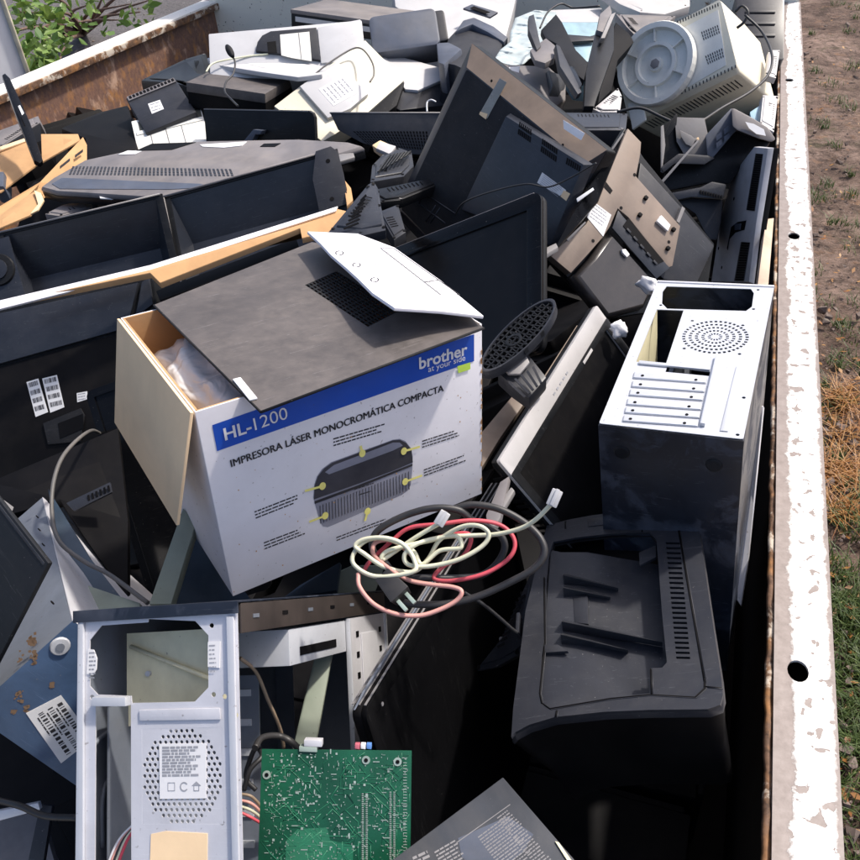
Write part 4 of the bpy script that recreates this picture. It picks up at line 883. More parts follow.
# ---------------------------------------------------------------- motherboard
t,F,D=T('circuit_board','motherboard','green computer motherboard standing solder side out beside the open steel case','circuit board'); y=-D[1]/2; X,Zh=D[0]/2,D[2]/2
bd=MB().box(-X,X,y,y+.0016,-Zh,Zh).build('board',K['pcb'],t,.0003)
ZM=lambda P:[F.f(200+a*.32558,580+b*.32558) for a,b in P]
MB().prism(ZM([(265,800),(300,765),(390,760),(400,800),(470,815),(470,1000),(255,1000)]),y-.0003,y-.0001).build('copper_pour',K['copperg'],t)
def pads(n,x0,x1,z0,z1,s0,s1,seed):
    g=MB(); r=random.Random(seed)
    for k in range(n):
        x=r.uniform(x0,x1); z=r.uniform(z0,z1); s=r.uniform(s0,s1); a=r.choice((1,1,2.6,.5)); g.add([(x,y-.0006,z),(x+s*a,y-.0006,z),(x+s*a,y-.0006,z+s/a),(x,y-.0006,z+s/a)],[(0,1,2,3)])
    o=g.build('solder_pads',K['solder'],bd,fixn=False); return o
pads(650,-X+.004,X-.004,-Zh,Zh-.004,.0006,.0013,1); pads(90,-X+.004,X-.004,-Zh+.05,Zh-.004,.0014,.0028,5); pads(60,-X+.004,-X+.06,Zh-.06,Zh-.005,.0012,.0022,2)
g=MB(); 
for P in ((505,655,1000),(590,650,1000)):
    for k in range(58):
        for j in range(2):
            a=ZM([(P[0]-8+j*12,P[1]+k*6)])[0]; g.box(a[0],a[0]+.0022,y-.0007,y-.0001,a[1]-.0009,a[1])
g.build('slot_pins',K['solder'],bd)
g=MB()
for k in range(46): a=ZM([(624,560+k*9)])[0]; g.box(a[0],a[0]+.004,y-.0005,y-.0001,a[1]-.0006,a[1])
g.build('edge_pins',K['solder'],bd)
rn=random.Random(6); g=MB()
for k in range(190):
    x=rn.uniform(-X+.01,X-.01); z=rn.uniform(-Zh,Zh-.01); P=[(x,y-.0002,z)]
    for q in range(3): 
        x+=rn.choice((0,.01,-.008,.014)); z+=rn.choice((0,-.012,.01)); x=max(-X+.002,min(X-.002,x)); z=min(Zh-.002,z); P.append((x+.0001*q,y-.0002,z-.0001*q))
    g.tube(P,.00035,4)
K['trace']=surf('trace_green',(.02,.17,.09),.35,dust=.1,bump=0)
g.build('copper_traces',K['trace'],bd,fixn=False)
for a in ((510,553),(607,558),(205,598)):
    q=ZM([a])[0]; o=MB(); o.cyl(q[0],q[1],.0045,y-.0008,y-.0002,16); o=o.build('mounting_hole',K['solder'],bd); m=MB(); m.cyl(q[0],q[1],.0022,y-.0012,y-.0009,12); m.build('hole_shadow',K['void'],o)
for P,m in (([(320,490),(375,492),(375,512),(320,510)],'galv'),([(305,510),(360,512),(360,528),(305,526)],'solder')):
    q=ZM(P); MB().prism(q,y-.002,y+.012).build('port_connector',K[m],t,.0006)
K['pink_plug']=surf('pink_plug',(.6,.15,.2),.5,dust=.1); K['blue_plug']=surf('blue_plug',(.1,.25,.6),.5,dust=.1)
for k,m in enumerate(('pink_plug','paper','blue_plug')):
    q=ZM([(475+k*18,505),(490+k*18,506),(490+k*18,522),(475+k*18,520)]); MB().prism(q,y+.002,y+.012).build('audio_jack',K[m],t,.0006)
# ---------------------------------------------------------------- dark box with white print at the bottom edge
t,F,D=T('battery_box','dark_box','flat dark grey carton with white fine print poking up at the near edge','box'); X,Yh,Zh=D[0]/2,D[1]/2,D[2]/2; y=-Yh
K['darkcard']=surf('dark_printed_card',(.040,.045,.055),.5,dust=.3,dustcol=(.2,.18,.16),speck=.3,bump=.2)
MB().box(-X,X,-Yh,Yh,-Zh,Zh).build('body',K['darkcard'],t,.0015)
Zc=lambda P:[F.f(380+a*.25581,640+b*.25581) for a,b in P]
g=MB()
for a,b,n,h in (((510,645),(300,795),1,.0012),):
    A,B=Zc([b,a]); lines(g,A,B,1,1,.0010,y-.0004,words=False,rag=0)
A,B=Zc([(385,775),(500,690)]); lines(g,A,B,15,.0034,.0014,y-.0004,seed=1,rag=.3)
A,B=Zc([(460,700),(510,662)]); lines(g,A,B,22,.0034,.0014,y-.0004,seed=2,rag=.2)
A,B=Zc([(215,835),(300,785)]); lines(g,A,B,9,.0040,.0018,y-.0004,seed=3,rag=.2)
A,B=Zc([(130,860),(190,832)]); lines(g,A,B,5,.0050,.003,y-.0004,seed=4,rag=.2)
g.build('fine_print',K['midgrey'],t,fixn=False)
MB().prism(Zc([(305,775),(500,690),(600,760),(560,830),(430,930),(320,850)]),y-.0003,y-.0001).build('grey_panel',K['bluegrey'],t)
q=Zc([(685,790),(700,795),(760,880),(745,885)]); MB().prism(q,y-.002,y-.0003).build('gold_contact',K['yellowed'],t)
# ---------------------------------------------------------------- monitors with the screen / glossy side showing
def front_monitor(name,pn,label,bez,mats,rad=.012,cat='monitor',bevel=.0025,group=None):
    t,F,D=T(name,pn,label,cat,group); X,Yh,Zh=D[0]/2,D[1]/2,D[2]/2; y=-Yh
    bl,br,bb,bt=bez; inner=rr(-X+bl,X-br,-Zh+bb,Zh-bt,.002,2)
    MB().plate(rr(-X,X,-Zh,Zh,rad,4),[inner],y,y+.007).build('bezel',K[mats[0]],t,.0012)
    MB().box(-X+bl-.003,X-br+.003,y+.0035,y+.0068,-Zh+bb-.003,Zh-bt+.003).build('screen',K[mats[1]],t)
    MB().loft([[(a,yy,b) for a,b in P] for P,yy in ((rr(-X,X,-Zh,Zh,rad,4),y+.0072),(rr(-X,X,-Zh,Zh,rad,4),y+.018),(rr(-X+.03,X-.03,-Zh+.03,Zh-.03,rad,4),Yh+.012))]).build('back_shell',K[mats[2]],t,.002)
    return t,F,D
t,F,D=front_monitor('tv_panel','tv_center','glossy black flat television under the cable tangle, clear film along its edge',(.02,.02,.02,.02),('tvblack','tvblack','void'),.012,'television'); X,Yh,Zh=D[0]/2,D[1]/2,D[2]/2; y=-Yh
for k in range(3): MB().box(-X-.0008,-X+.0002,y+.003+k*.008,y+.0055+k*.008,-Zh+.01,Zh-.01).build('edge_seam',K['midgrey'],t)
K['film']=surf('clear_film',(.16,.18,.22),.12,dust=.3,dustcol=(.3,.3,.32),bump=.4,bscale=40)
MB().loft([[(-X-.012,y+.006,zz) for zz in (-Zh+.02,-Zh+.09,Zh-.2,Zh-.16)]+[(-X-.001,y+.012,zz) for zz in (Zh-.12,-Zh+.0)],[(-X-.012,y+.009,zz) for zz in (-Zh+.02,-Zh+.09,Zh-.2,Zh-.16)]+[(-X-.001,y+.015,zz) for zz in (Zh-.12,-Zh+.0)]]).build('protective_film',K['film'],t,.001)
q=F.f(382,704); m=MB(); m.cyl(q[0],q[1],.0025,y-.001,y-.0002,10); m.build('scuff',K['midgrey'],t)
t,F,D=front_monitor('silver_bezel_monitor','silver_monitor','flat monitor with a silver bezel standing on edge right of the white carton',(.030,.012,.014,.016),('silver','screen','black'),.004); X,Yh,Zh=D[0]/2,D[1]/2,D[2]/2; y=-Yh
MB().box(-X+.031,X,y-.0012,y+.0005,-Zh,Zh-.0).plate  # (the dark inner frame)
MB().plate(rr(-X+.029,X,-Zh-.0005,Zh+.0005,.003,2),[rr(-X+.040,X-.012,-Zh+.014,Zh-.016,.002,2)],y-.0012,y+.0002).build('inner_frame',K['black'],t,.0005)
for k in range(5): m=MB(); m.box(-X+.018,-X+.021,y-.0007,y-.0001,-.02+k*.012,-.014+k*.012); m.build('button_mark',K['inkg'],t)
MB().box(-X+.033,-X+.038,y-.0024,y-.0014,Zh-.11,Zh-.075).build('badge',K['silver'],t,.0004)
for k in range(16): MB().box(-X+.03+k*.012,-X+.036+k*.012,-Yh+.012,Yh-.01,-Zh-.0012,-Zh-.0002).build('vent_slot',K['void'],t)
t,F,D=front_monitor('black_television','tv_behind','black flat television with a dusty grey top edge leaning behind the white carton',(.03,.03,.03,.028),('gloss','screen','black'),.018,'television'); X,Yh,Zh=D[0]/2,D[1]/2,D[2]/2
MB().box(-X+.012,X-.016,-Yh+.001,Yh-.004,Zh-.0004,Zh+.0015).build('dusty_top_edge',K['greydust'],t,.0006)
t,F,D=front_monitor('gloss_monitor','gloss_monitor','glossy black narrow monitor standing upright left of the white carton',(.014,.012,.02,.014),('gloss','gloss','black'),.014); X,Yh,Zh=D[0]/2,D[1]/2,D[2]/2
MB().box(-X-.001,-X+.0004,-Yh+.004,Yh-.008,-Zh+.02,-Zh+.15).build('edge_port',K['dgrey'],t)
# ---------------------------------------------------------------- big monitor, back side up
t,F,D=T('flat_monitor','big_monitor','large black flat monitor tilted back up, tape strip and barcode on its shell','monitor'); X,Yh,Zh=D[0]/2,D[1]/2,D[2]/2; y=-Yh
o_=[(-X,Zh),(X,Zh),(X,-Zh),(-X,-Zh)]; 
ZQ=lambda P:[(380+a*.27907,b*.27907) for a,b in P]
i_=[(-X+.042,Zh-.040),(X-.01,Zh-.040),(X-.01,-Zh+.04),(-X+.050,-Zh+.03)]
mb=MB(); mb.frustum(i_,y,o_,y+.024); mb.build('back_shell',K['blueblack'],t,.002)
MB().add([(-X+.001,y+.0232,Zh-.0005),(X-.001,y+.0232,Zh-.0005),(X-.012,y-.0006,Zh-.040),(-X+.042,y-.0006,Zh-.040)],[(0,1,2,3)]).build('sunlit_upper_edge',K['brownblack'],t)  # brown face over the black bevel, painted-in warm sun glare
MB().prism(rr(-X,X,-Zh,Zh,.006,2),y+.0242,Yh+.004).build('front_frame',K['black'],t,.002)
MB().prism(rr(-X+.045,X-.012,-Zh+.035,Zh-.043,.003,2),y-.0012,y+.0).build('back_plate',K['black2'],t,.0006)
hs=[F.f(*p) for p in ZQ([(470,405),(770,590),(640,900),(300,760)])]; hx0=hs[0]
c=Vector((sum(p[0] for p in hs)/4,sum(p[1] for p in hs)/4))
mb=MB(); inner=[tuple(c+(Vector(p)-c)*.93) for p in hs]; mb.loft([[(a,y-.020,b) for a,b in inner],[(a,y-.0013,b) for a,b in hs]]); hu=mb.build('electronics_housing',K['blueblack'],t,.002)
y2=y-.0202
def grid(F,P,nx,nz,y2,parent,mat='void',name='vent_slot',fill=.6):
    q=[Vector(F.f(a,b,y2)) for a,b in P]
    for i in range(nx):
        for j in range(nz):
            u0=(i+.5-fill/2)/nx;u1=(i+.5+fill/2)/nx;v0=(j+.5-.38)/nz;v1=(j+.5+.38)/nz
            f=lambda u,v:q[0]*(1-u)*(1-v)+q[1]*u*(1-v)+q[2]*u*v+q[3]*(1-u)*v
            P2=[f(u0,v0),f(u1,v0),f(u1,v1),f(u0,v1)]
            MB().prism([tuple(p) for p in P2],y2-.0008,y2-.0001).build(name,K[mat],parent)
grid(F,ZQ([(500,432),(545,462),(540,515),(492,482)]),7,2,y2,hu); grid(F,ZQ([(582,492),(638,530),(632,585),(574,545)]),8,2,y2,hu); grid(F,ZQ([(670,560),(722,592),(716,620),(664,590)]),7,1,y2,hu)
sticker(F,ZQ([(582,618),(668,682),(645,702),(564,655)]),hu,y2,rows=4,seed=3)
MB().prism(F.fs(ZQ([(660,682),(682,694),(668,720),(648,704)]),y2),y2-.0012,y2-.0002).build('amber_sticker',K['cream'],hu)
K['tape']=surf('clear_tape',(.24,.24,.22),.2,dust=.5,dustcol=(.3,.3,.27),bump=.3)
tpq=F.fs(ZQ([(430,280),(455,295),(385,425),(357,408)]),y-.0012); MB().prism(tpq,y-.0022,y-.0013).build('tape_strip',K['tape'],t,.0003)
MB().prism(F.fs(ZQ([(360,400),(386,408),(380,428),(356,410)]),y-.0022),y-.0030,y-.0023).build('tape_end',K['cream'],t)
MB().prism(F.fs(ZQ([(658,430),(735,478),(722,503),(660,462)]),y),y-.0016,y-.0007).build('paper_tag',K['whiteink'],t)
g=MB(); 
for A,B in (((155,690),(270,765)),((140,730),(235,800)),((155,690),(140,730)),((200,735),(165,795)),((215,745),(180,800))):
    a,b=F.fs(ZQ([A,B]),y-.0014); g.tube([(a[0],y-.0018,a[1]),(b[0],y-.0018,b[1])],.0014,5)
g.build('moulded_ridge',K['blueblack'],t)
screws(F,ZQ([(400,290),(480,460),(42,762),(120,705),(655,520)]),t,y-.0013)
cable('thin_black_cable',[(596,163,1.55),(570,178,1.60),(548,187,1.62),(528,184,1.64),(505,188,1.68),(478,196,1.72),(462,204,1.76),(455,215,1.8)],.0016,K['rubber'],'thin black lead crossing the back of the large tilted monitor','cable')
# ---------------------------------------------------------------- all-in-one back, warm sun glare put into the mount's brown
t,F,D=T('desktop_monitor','aio_back','monitor lying back up with brown dusty stand mount and curved dark cover','monitor'); X,Yh,Zh=D[0]/2,D[1]/2,D[2]/2; y=-Yh
ZA=lambda P:[(540+a*.22093,120+b*.22093) for a,b in P]
sh=F.fs(ZA([(385,35),(470,170),(790,560),(760,760),(560,860),(300,900),(40,620)]),y+.03)
MB().prism(sh,y+.03,y+.048).build('screen_frame',K['black'],t,.003)
MB().prism(F.fs(ZA([(455,190),(640,395),(790,570),(700,760),(560,720),(400,560)]),y+.02),y+.020,y+.0295).build('back_shell',K['dgrey'],t,.003)
P=F.fs(ZA([(398,38),(458,100),(455,150),(435,255),(448,270),(635,480),(600,660),(580,668),(400,440),(352,400),(318,480),(285,530),(215,610),(140,692),(45,612),(130,540),(210,470),(262,365)]),y)
MB().prism(P,y,y+.019).build('stand_mount',K['brownm'] if 'brownm' in K else K['brownblack'],t,.0012)
P=F.fs(ZA([(150,705),(235,620),(320,500),(520,720),(520,760),(480,850),(300,900)]),y+.004)
mb=MB().loft([[(a,y+.002,b) for a,b in scalepoly(P,.86)],[(a,y+.010,b) for a,b in scalepoly(P,.96)],[(a,y+.0285,b) for a,b in P]],smooth=True); mb.build('curved_cover',K['dgreyg'] if 'dgreyg' in K else K['dgrey'],t)
P=F.fs(ZA([(352,410),(375,440),(585,670),(525,720),(325,490)]),y-.002); MB().prism(P,y-.004,y+.0).build('port_recess',K['blueblack'],t,.001)
P=F.fs(ZA([(398,445),(560,640),(530,655),(375,480)]),y-.004); o=MB().prism(P,y-.0052,y-.0041).build('port_strip',K['void'],t)
for k in range(5): 
    a=(395+k*30,490+k*36); MB().prism(F.fs(ZA([(a[0],a[1]),(a[0]+16,a[1]+18),(a[0]+10,a[1]+24),(a[0]-6,a[1]+6)]),y-.0052),y-.0075,y-.0053).build('port',K['dgrey'],o,.0005)
for a in ((475,355),(448,432),(600,498),(575,583)):
    q=F.f(*ZA([a])[0],y); MB().prism(rr(q[0]-.004,q[0]+.004,q[1]-.004,q[1]+.004,.001,2),y-.006,y-.0002).build('mount_post',K['void'],t,.0008)
MB().prism(F.fs(ZA([(540,435),(582,480),(570,508),(520,462)]),y),y-.007,y-.0002).build('white_clip',K['paper'],t,.001)
screws(F,ZA([(428,248),(367,398),(240,547),(583,552)]),t,y,.0035)
MB().prism(F.fs(ZA([(288,268),(328,320),(318,335),(276,290)]),y),y-.0009,y-.0001).build('mount_slot',K['void'],t)
MB().prism(F.fs(ZA([(635,395),(648,405),(622,470),(610,462)]),y+.018),y+.012,y+.0195).build('metal_tab',K['midgrey'],t)
sticker(F,ZA([(240,368),(322,430),(285,528),(212,440)]),t,y,rows=3,seed=6)
for P in ([(362,590),(378,588),(397,612),(385,626),(366,606)],):
    MB().prism(F.fs(ZA(P),y+.003),y-.004,y+.002).build('white_scrap',K['whiteink'],t,.001)
pl=lump('paper_scrap',frame(at(648,285,1.56),(1,-.8,0),(0,1,-.6)),(0,0,0),(.022,.010,.012),K['whiteink'],'crumpled white paper scrap on the curved dark monitor cover','paper scrap',2,.5,sub=3)
pl=lump('paper_scrap',frame(at(619,330,1.42),(1,.3,.3),(0,1,-.6)),(0,0,0),(.012,.009,.014),K['whiteink'],'small crumpled white scrap beside the silver bezelled monitor','paper scrap',4,.5,sub=3)
g=MB()   # glossy thin edge with fins on its left side
ed=slab('side_edge',[at(*ZA([(388,40)])[0],1.66),at(*ZA([(262,365)])[0],1.64),at(*ZA([(50,610)])[0],1.56),at(*ZA([(100,520)])[0],1.60),at(*ZA([(240,250)])[0],1.66)],.006,K['gloss'],None,None,parent=t)
for a,b,m in (([(165,355),(240,305),(246,316),(170,372)],1.615,'whiteink'),([(290,175),(375,55),(380,62),(298,185)],1.65,'midgrey'),([(120,540),(205,458),(208,466),(128,550)],1.58,'midgrey')):
    slab('edge_clip',[at(*p,b) for p in ZA(a)],.004,K[m],None,None,parent=t)
# ---------------------------------------------------------------- grey monitor on edge next to the right rail
t,F,D=T('grey_back_monitor','right_monitor','grey monitor wedged on edge against the right rail, long perforated strips on its back','monitor'); X,Yh,Zh=D[0]/2,D[1]/2,D[2]/2; y=-Yh
ZG=lambda P:[(700+a*.18605,120+b*.18605) for a,b in P]
P=F.fs(ZG([(290,145),(365,152),(362,170),(300,560),(262,870),(60,870),(115,500),(180,290),(240,210)]),y)
bk=MB().loft([[(a,y,b) for a,b in P],[(a,y+.006,b) for a,b in scalepoly(P,1.01)],[(a,y+.012,b) for a,b in scalepoly(P,1.02)]]).build('back_shell',K['midgrey2'],t,.0015)
MB().prism(scalepoly(P,1.02),y+.0125,y+.024).build('front_frame',K['void'],t,.002)
for Q,n in (([(300,180),(340,183),(295,490),(250,484)],26),([(222,655),(270,658),(238,865),(185,865)],16)):
    q=F.fs(ZG(Q),y); MB().prism(q,y-.0008,y-.0002).build('vent_strip',K['dgrey'],t); grid(F,ZG(Q),1,n,y-.0008,t,'void','vent_slot',.8)
P=F.fs(ZG([(170,575),(205,548),(250,540),(240,590),(190,605),(160,640),(150,700),(146,690)]),y); MB().prism(P,y-.001,y-.0002).build('cable_recess',K['void'],t)
screws(F,ZG([(183,423),(117,793),(100,690)]),t,y,.004)
q=F.fs(ZG([(190,560),(225,556),(220,590),(190,592)]),y); MB().prism(q,y-.002,y-.0011).build('socket',K['bluegrey'],t)
# ---------------------------------------------------------------- black desk printer / fax body
t,F,D=T('ticket_printer','pos_printer','black moulded desk machine with a dusty open tray and white label, below the beige monitor','printer'); X,Yh,Zh=D[0]/2,D[1]/2,D[2]/2
ZP=lambda P:[(630+a*.18605,80+b*.18605) for a,b in P]
def ph(P,dep): return [at(a,b,dep) for a,b in ZP(P)]
# main block lofted in depth between traced outlines (near outline, far outline)
def solid(name,P,d0,d1,mat,par,grow=1.0,bevel=.003,smooth=False,shift=(0,0)):
    W0=[at(a,b,d0) for a,b in P]; c=sum(W0,Vector())/len(W0); n=(at(430,430,d1)-at(430,430,d0)); n=(c-CPOS).normalized()*(d1-d0)
    W1=[c+(p-c)*grow+n for p in W0]; I=par.matrix_world.inverted()
    return MB().loft([[tuple(I@p) for p in W0],[tuple(I@p) for p in W1]],smooth=smooth).build(name,mat,par,bevel)
solid('body',ZP([(165,550),(215,430),(440,415),(560,270),(700,330),(760,330),(700,420),(620,430),(540,560),(400,560),(200,600)]),1.93,2.10,K['black'],t,1.0,.008)
solid('side_hump',ZP([(545,150),(565,155),(660,205),(740,255),(785,320),(760,335),(690,315),(575,270),(550,250)]),1.86,1.99,K['dusttop'] if 'dusttop' in K else K['greydust'],t,1.0,.006)
solid('tray_wall',ZP([(405,300),(545,150),(575,268),(545,300),(445,420),(415,405)]),1.90,1.97,K['bluegrey'],t,1.0,.003)
solid('dusty_tray',ZP([(240,200),(400,205),(420,300),(425,410),(290,400),(250,330)]),1.955,1.975,K['midgrey'],t,1.0,.001)
solid('tray_floor',ZP([(165,260),(240,195),(255,320),(290,400),(185,480)]),1.965,1.985,K['black'],t,1,.001)
for k_ in range(7): lumpx=solid('paper_crumb',ZP([(285+k_*12,290+(k_*37)%40),(297+k_*12,285+(k_*37)%40),(300+k_*12,300+(k_*37)%40),(288+k_*12,304+(k_*37)%40)]),1.948,1.953,K['cream' if k_%3==0 else 'midgrey'],t,1,.001)
solid('tray_front',ZP([(165,470),(260,395),(420,405),(460,420),(400,455),(240,450),(180,500)]),1.89,1.95,K['dgrey'],t,1,.004)
solid('tray_arm',ZP([(165,250),(180,240),(190,350),(175,470),(180,500),(165,495)]),1.90,1.93,K['midgrey'],t,1,.001)
solid('tray_arm',ZP([(185,290),(245,180),(255,190),(250,240),(200,310)]),1.91,1.94,K['black'],t,1,.001)
solid('lever',ZP([(165,545),(365,320),(370,330),(180,550)]),1.86,1.865,K['midgrey'],t,1,.0005)
for k in range(2):
    for j in range(2): solid('tray_window',ZP([(462+k*42,300-k*35-j*-0+j*40),(492+k*42,278-k*35+j*40),(496+k*42,305-k*35+j*40),(466+k*42,328-k*35+j*40)]),1.888,1.893,K['bluegrey'],t,1,.0005)
solid('label',ZP([(620,225),(665,235),(720,265),(730,300),(680,290),(640,260)]),1.852,1.855,K['paper'],t,1,0)
solid('dust_cake',ZP([(268,270),(330,300),(352,320),(335,360),(300,345),(275,305)]),1.945,1.95,K['cream'] if 0 else K['paperd'] if 'paperd' in K else K['midgrey'],t,1,.001)
t2=thing('round_stand',Matrix.Translation(at(692,215,2.0)),'black moulded stand base with a row of slots under the desk machine','stand')
solid('foot',ZP([(205,610),(380,575),(440,545),(520,560),(500,640),(330,630),(240,650)]),1.88,1.95,K['blueblack'],t2,1,.005)
solid('base',ZP([(240,655),(330,632),(500,642),(490,760),(470,860),(420,860),(350,720),(290,680)]),1.91,2.05,K['blackb'],t2,1,.006)
for k in range(9): a=378+k*14; b=590+k*3.5; solid('vent_slot',ZP([(a,b),(a+6,b+1),(a+9,b+24),(a+3,b+22)]),1.876,1.8795,K['void'],t2,1,0)
cable('black_power_lead',[(617,112,2.1),(640,108,2.08),(662,117,2.05),(684,126,2.02),(700,122,2.0),(722,108,2.05),(750,92,2.10),(768,75,2.15),(772,55,2.2),(762,32,2.3),(745,15,2.32)],.0035,K['rubber'],'black power lead looping round the beige tube monitor','cable')
# ---------------------------------------------------------------- beige CRT with its swivel base
t,F,D=T('tube_monitor','crt','old beige tube monitor lying with its round swivel base facing up','tube monitor'); X,Yh,Zh=D[0]/2,D[1]/2,D[2]/2; y=-Yh
ZC=lambda P:[(580+a*.32558,b*.32558) for a,b in P]
MB().loft([[(a,yy,b) for a,b in P] for P,yy in ((rr(-X,X,-Zh,Zh,.012,3),y),(rr(-X-.0,X+.0,-Zh-.014,Zh,.010,3),y+.02),(rr(-X-.0,X+.0,-Zh-.014,Zh,.010,3),y+.20),(rr(-X+.004,X-.004,-Zh-.012,Zh-.004,.012,3),Yh))]).build('casing',K['beige'],t,.004)
q=F.fs(ZC([(300,95),(425,30),(450,200),(330,270)]),y); MB().prism(q,y-.002,y-.0002).build('grey_base_plate',K['ivory'],t,.001)
o=t
for k in range(17):
    f=k/16; a=(290+f*132,68-f*58); b=(300+f*176,285-f*85)
    for (px,py),l in ((a,9),(b,9)):
        MB().prism(F.fs(ZC([(px,py),(px+3,py-1),(px+4,py+l),(px+1,py+l+1)]),y),y-.0009,y-.0001).build('vent_slot',K['dgrey'],t)
for k in range(22):
    f=k/21; px=232+f*295;py=338-f*125
    q=[F.hit(*ZC([p_])[0],2,-Zh-.02) for p_ in ((px,py),(px+4,py-2),(px+8,py+28),(px+4,py+30))]
for k in range(26):
    xx=-X+.03+k*(2*X-.06)/25; MB().box(xx,xx+.003,y+.05,y+.12,-Zh-.0152,-Zh-.0141).build('side_vent',K['dgrey'],t)
grid(F,ZC([(370,98),(425,75),(432,102),(378,126)]),8,3,y-.002,t,'dgrey','moulded_mark',.4); grid(F,ZC([(382,172),(438,146),(444,176),(392,200)]),8,3,y-.002,t,'dgrey','moulded_mark',.4)
c=Vector(F.f(654,63,y-.03)); e1=Vector(F.f(694,50,y-.03)); rad=(e1-c).length*1.0
sw=MB(); n=40
prof=[(0,.018),(.16,.018),(.18,.006),(.42,.006),(.44,.020),(.52,.020),(.54,.008),(.80,.008),(.84,.026),(.97,.026),(1,.018),(1,.0)]
lp=[[(c.x+rad*r*math.cos(2*math.pi*k/n),y-.004-hh,c.y+rad*r*math.sin(2*math.pi*k/n)) for k in range(n)] for r,hh in prof[1:]]
sw.loft(lp,True,False); sb=sw.build('swivel_base',K['ivory'],t,0)
for k in range(6):
    a=k*math.pi/3+.3; m=MB(); u=Vector((math.cos(a),math.sin(a))); v_=Vector((-u.y,u.x))*.0015
    P=[c+u*rad*.54+v_,c+u*rad*.84+v_,c+u*rad*.84-v_,c+u*rad*.54-v_]; m.prism([tuple(p) for p in P],y-.026,y-.012); m.build('base_rib',K['ivory'],sb)
m=MB(); m.cyl(c.x,c.y,rad*.12,y-.026,y-.0222,6); m.build('pivot_nut',K['midgrey'],sb,.001)
MB().prism(F.fs(ZC([(150,320),(195,310),(205,370),(165,400)]),y-.002),y-.012,y-.0005).build('corner_bracket',K['ivory'],t,.002)
MB().tube(catmull([tuple(F.hit(*p,1,y-.01)) for p in ((735,12),(742,6),(748,12),(744,22),(737,28))],5),.004,6).build('plug_lead',K['rubber'],t)
# ---------------------------------------------------------------- the two black rear shells lying open (TV backs)
def rear_shell(name,pn,label,side):
    t,F,D=T(name,pn,label,'television shell','empty black television shells'); X,Yh,Zh=D[0]/2,D[1]/2,D[2]/2; y=-Yh
    b=Zh-.0
    MB().plate([(-X,-Zh),(X,-Zh),(X,Zh),(-X,Zh)],[[(-X+.016,-Zh+.01),(X-.016,-Zh+.01),(X-.016,Zh-.008),(-X+.016,Zh-.008)]],y,y+.004).build('rim',K['black'],t,.0008)
    # recessed pan: sloping upper wall then flat pan
    p0=[(-X+.016,-Zh+.01),(X-.016,-Zh+.01),(X-.016,Zh-.008),(-X+.016,Zh-.008)]; p1=[(-X+.03,-Zh+.02),(X-.045,-Zh+.02),(X-.045,Zh-.10),(-X+.03,Zh-.10)]
    m=MB(); m.loft([[(a,y+.0035,b_) for a,b_ in p0],[(a,y+.055,b_) for a,b_ in p1]],cap=False); k=len(m.v); m.f.append(tuple(range(k-4,k))); m.sm.append(False); m.build('pan',K['blueblack'],t,fixn=True)
    m=MB(); m.loft([[(a,y+.0042,b_) for a,b_ in [(-X,-Zh),(X,-Zh),(X,Zh),(-X,Zh)]],[(a,y+.06,b_) for a,b_ in scalepoly(p1,1.08)]],cap=False); k=len(m.v); m.f.append(tuple(range(k-4,k))); m.sm.append(False); m.build('outer_skin',K['black2'],t)
    return t,F,D
t,F,D=rear_shell('television_shell','rear_shell_left','empty black television back shell with a round boss, reaching off the side',0); X,Yh,Zh=D[0]/2,D[1]/2,D[2]/2; y=-Yh
q=F.fs([(0,240),(10,237),(28,300),(0,306),(-20,310),(-20,243)],y+.002); MB().prism(q,y-.006,y-.0006).build('end_plate',K['blueblack'],t,.001)
c=F.f(-1,270,y-.006); m=MB(); m.cyl(c[0],c[1],.034,y-.012,y-.0062,24,.036); o=m.build('round_boss',K['black'],t,.001); m=MB(); m.cyl(c[0],c[1],.022,y-.016,y-.0122,24); m.build('boss_cap',K['blueblack'],o,.001)
MB().tube([(-X+.01,y-.002,Zh-.001),(X-.005,y-.002,Zh-.001)],.0022,6).build('worn_edge',K['midgrey'],t)
t,F,D=rear_shell('television_shell','rear_shell_right','empty black television back shell ending in a grey screw flange, nearer the middle',1); X,Yh,Zh=D[0]/2,D[1]/2,D[2]/2; y=-Yh
P=F.fs([(316,152),(331,147),(338,152),(344,175),(349,204),(320,214),(313,180)],y-.002); MB().prism(P,y-.006,y-.0006).build('end_flange',K['dgrey'],t,.001)
screws(F,[(328,161),(332,199)],t,y-.006,.005)
MB().tube([(-X+.003,y-.002,Zh-.001),(X-.045,y-.002,Zh-.001)],.0026,6).build('worn_edge',K['greydust'],t)
MB().tube([(-X+.002,y-.002,Zh-.001),(-X+.004,y-.002,-Zh+.02)],.0024,6).build('worn_edge',K['midgrey'],t)
# ---------------------------------------------------------------- grey-topped monitor
t,F,D=T('dusty_monitor','grey_monitor','wide flat monitor lying back up under grey dust, perforated strip along its lower edge','monitor'); X,Yh,Zh=D[0]/2,D[1]/2,D[2]/2; y=-Yh
P=F.fs([(40,187),(52,178),(84,160),(126,151),(200,141),(300,139),(350,142),(364,146),(345,152),(250,176),(165,198),(55,191)],y)
bk=MB().loft([[(a,y,b) for a,b in scalepoly(P,.985)],[(a,y+.006,b) for a,b in P],[(a,y+.012,b) for a,b in P]]).build('back_shell',K['greydust'],t,.002)
MB().prism(scalepoly(P,1.0),y+.0125,y+.03).build('front_frame',K['black'],t,.002)
MB().prism(F.fs([(52,184),(62,178),(200,184),(215,187),(170,189.5),(60,189)],y-.0005),y-.0012,y-.0004).build('lower_band',K['bluegrey'],t)
grid(F,[(72,166),(232,169),(235,176.5),(68,175)],42,3,y-.0002,t,'dgrey','vent_hole',.5)
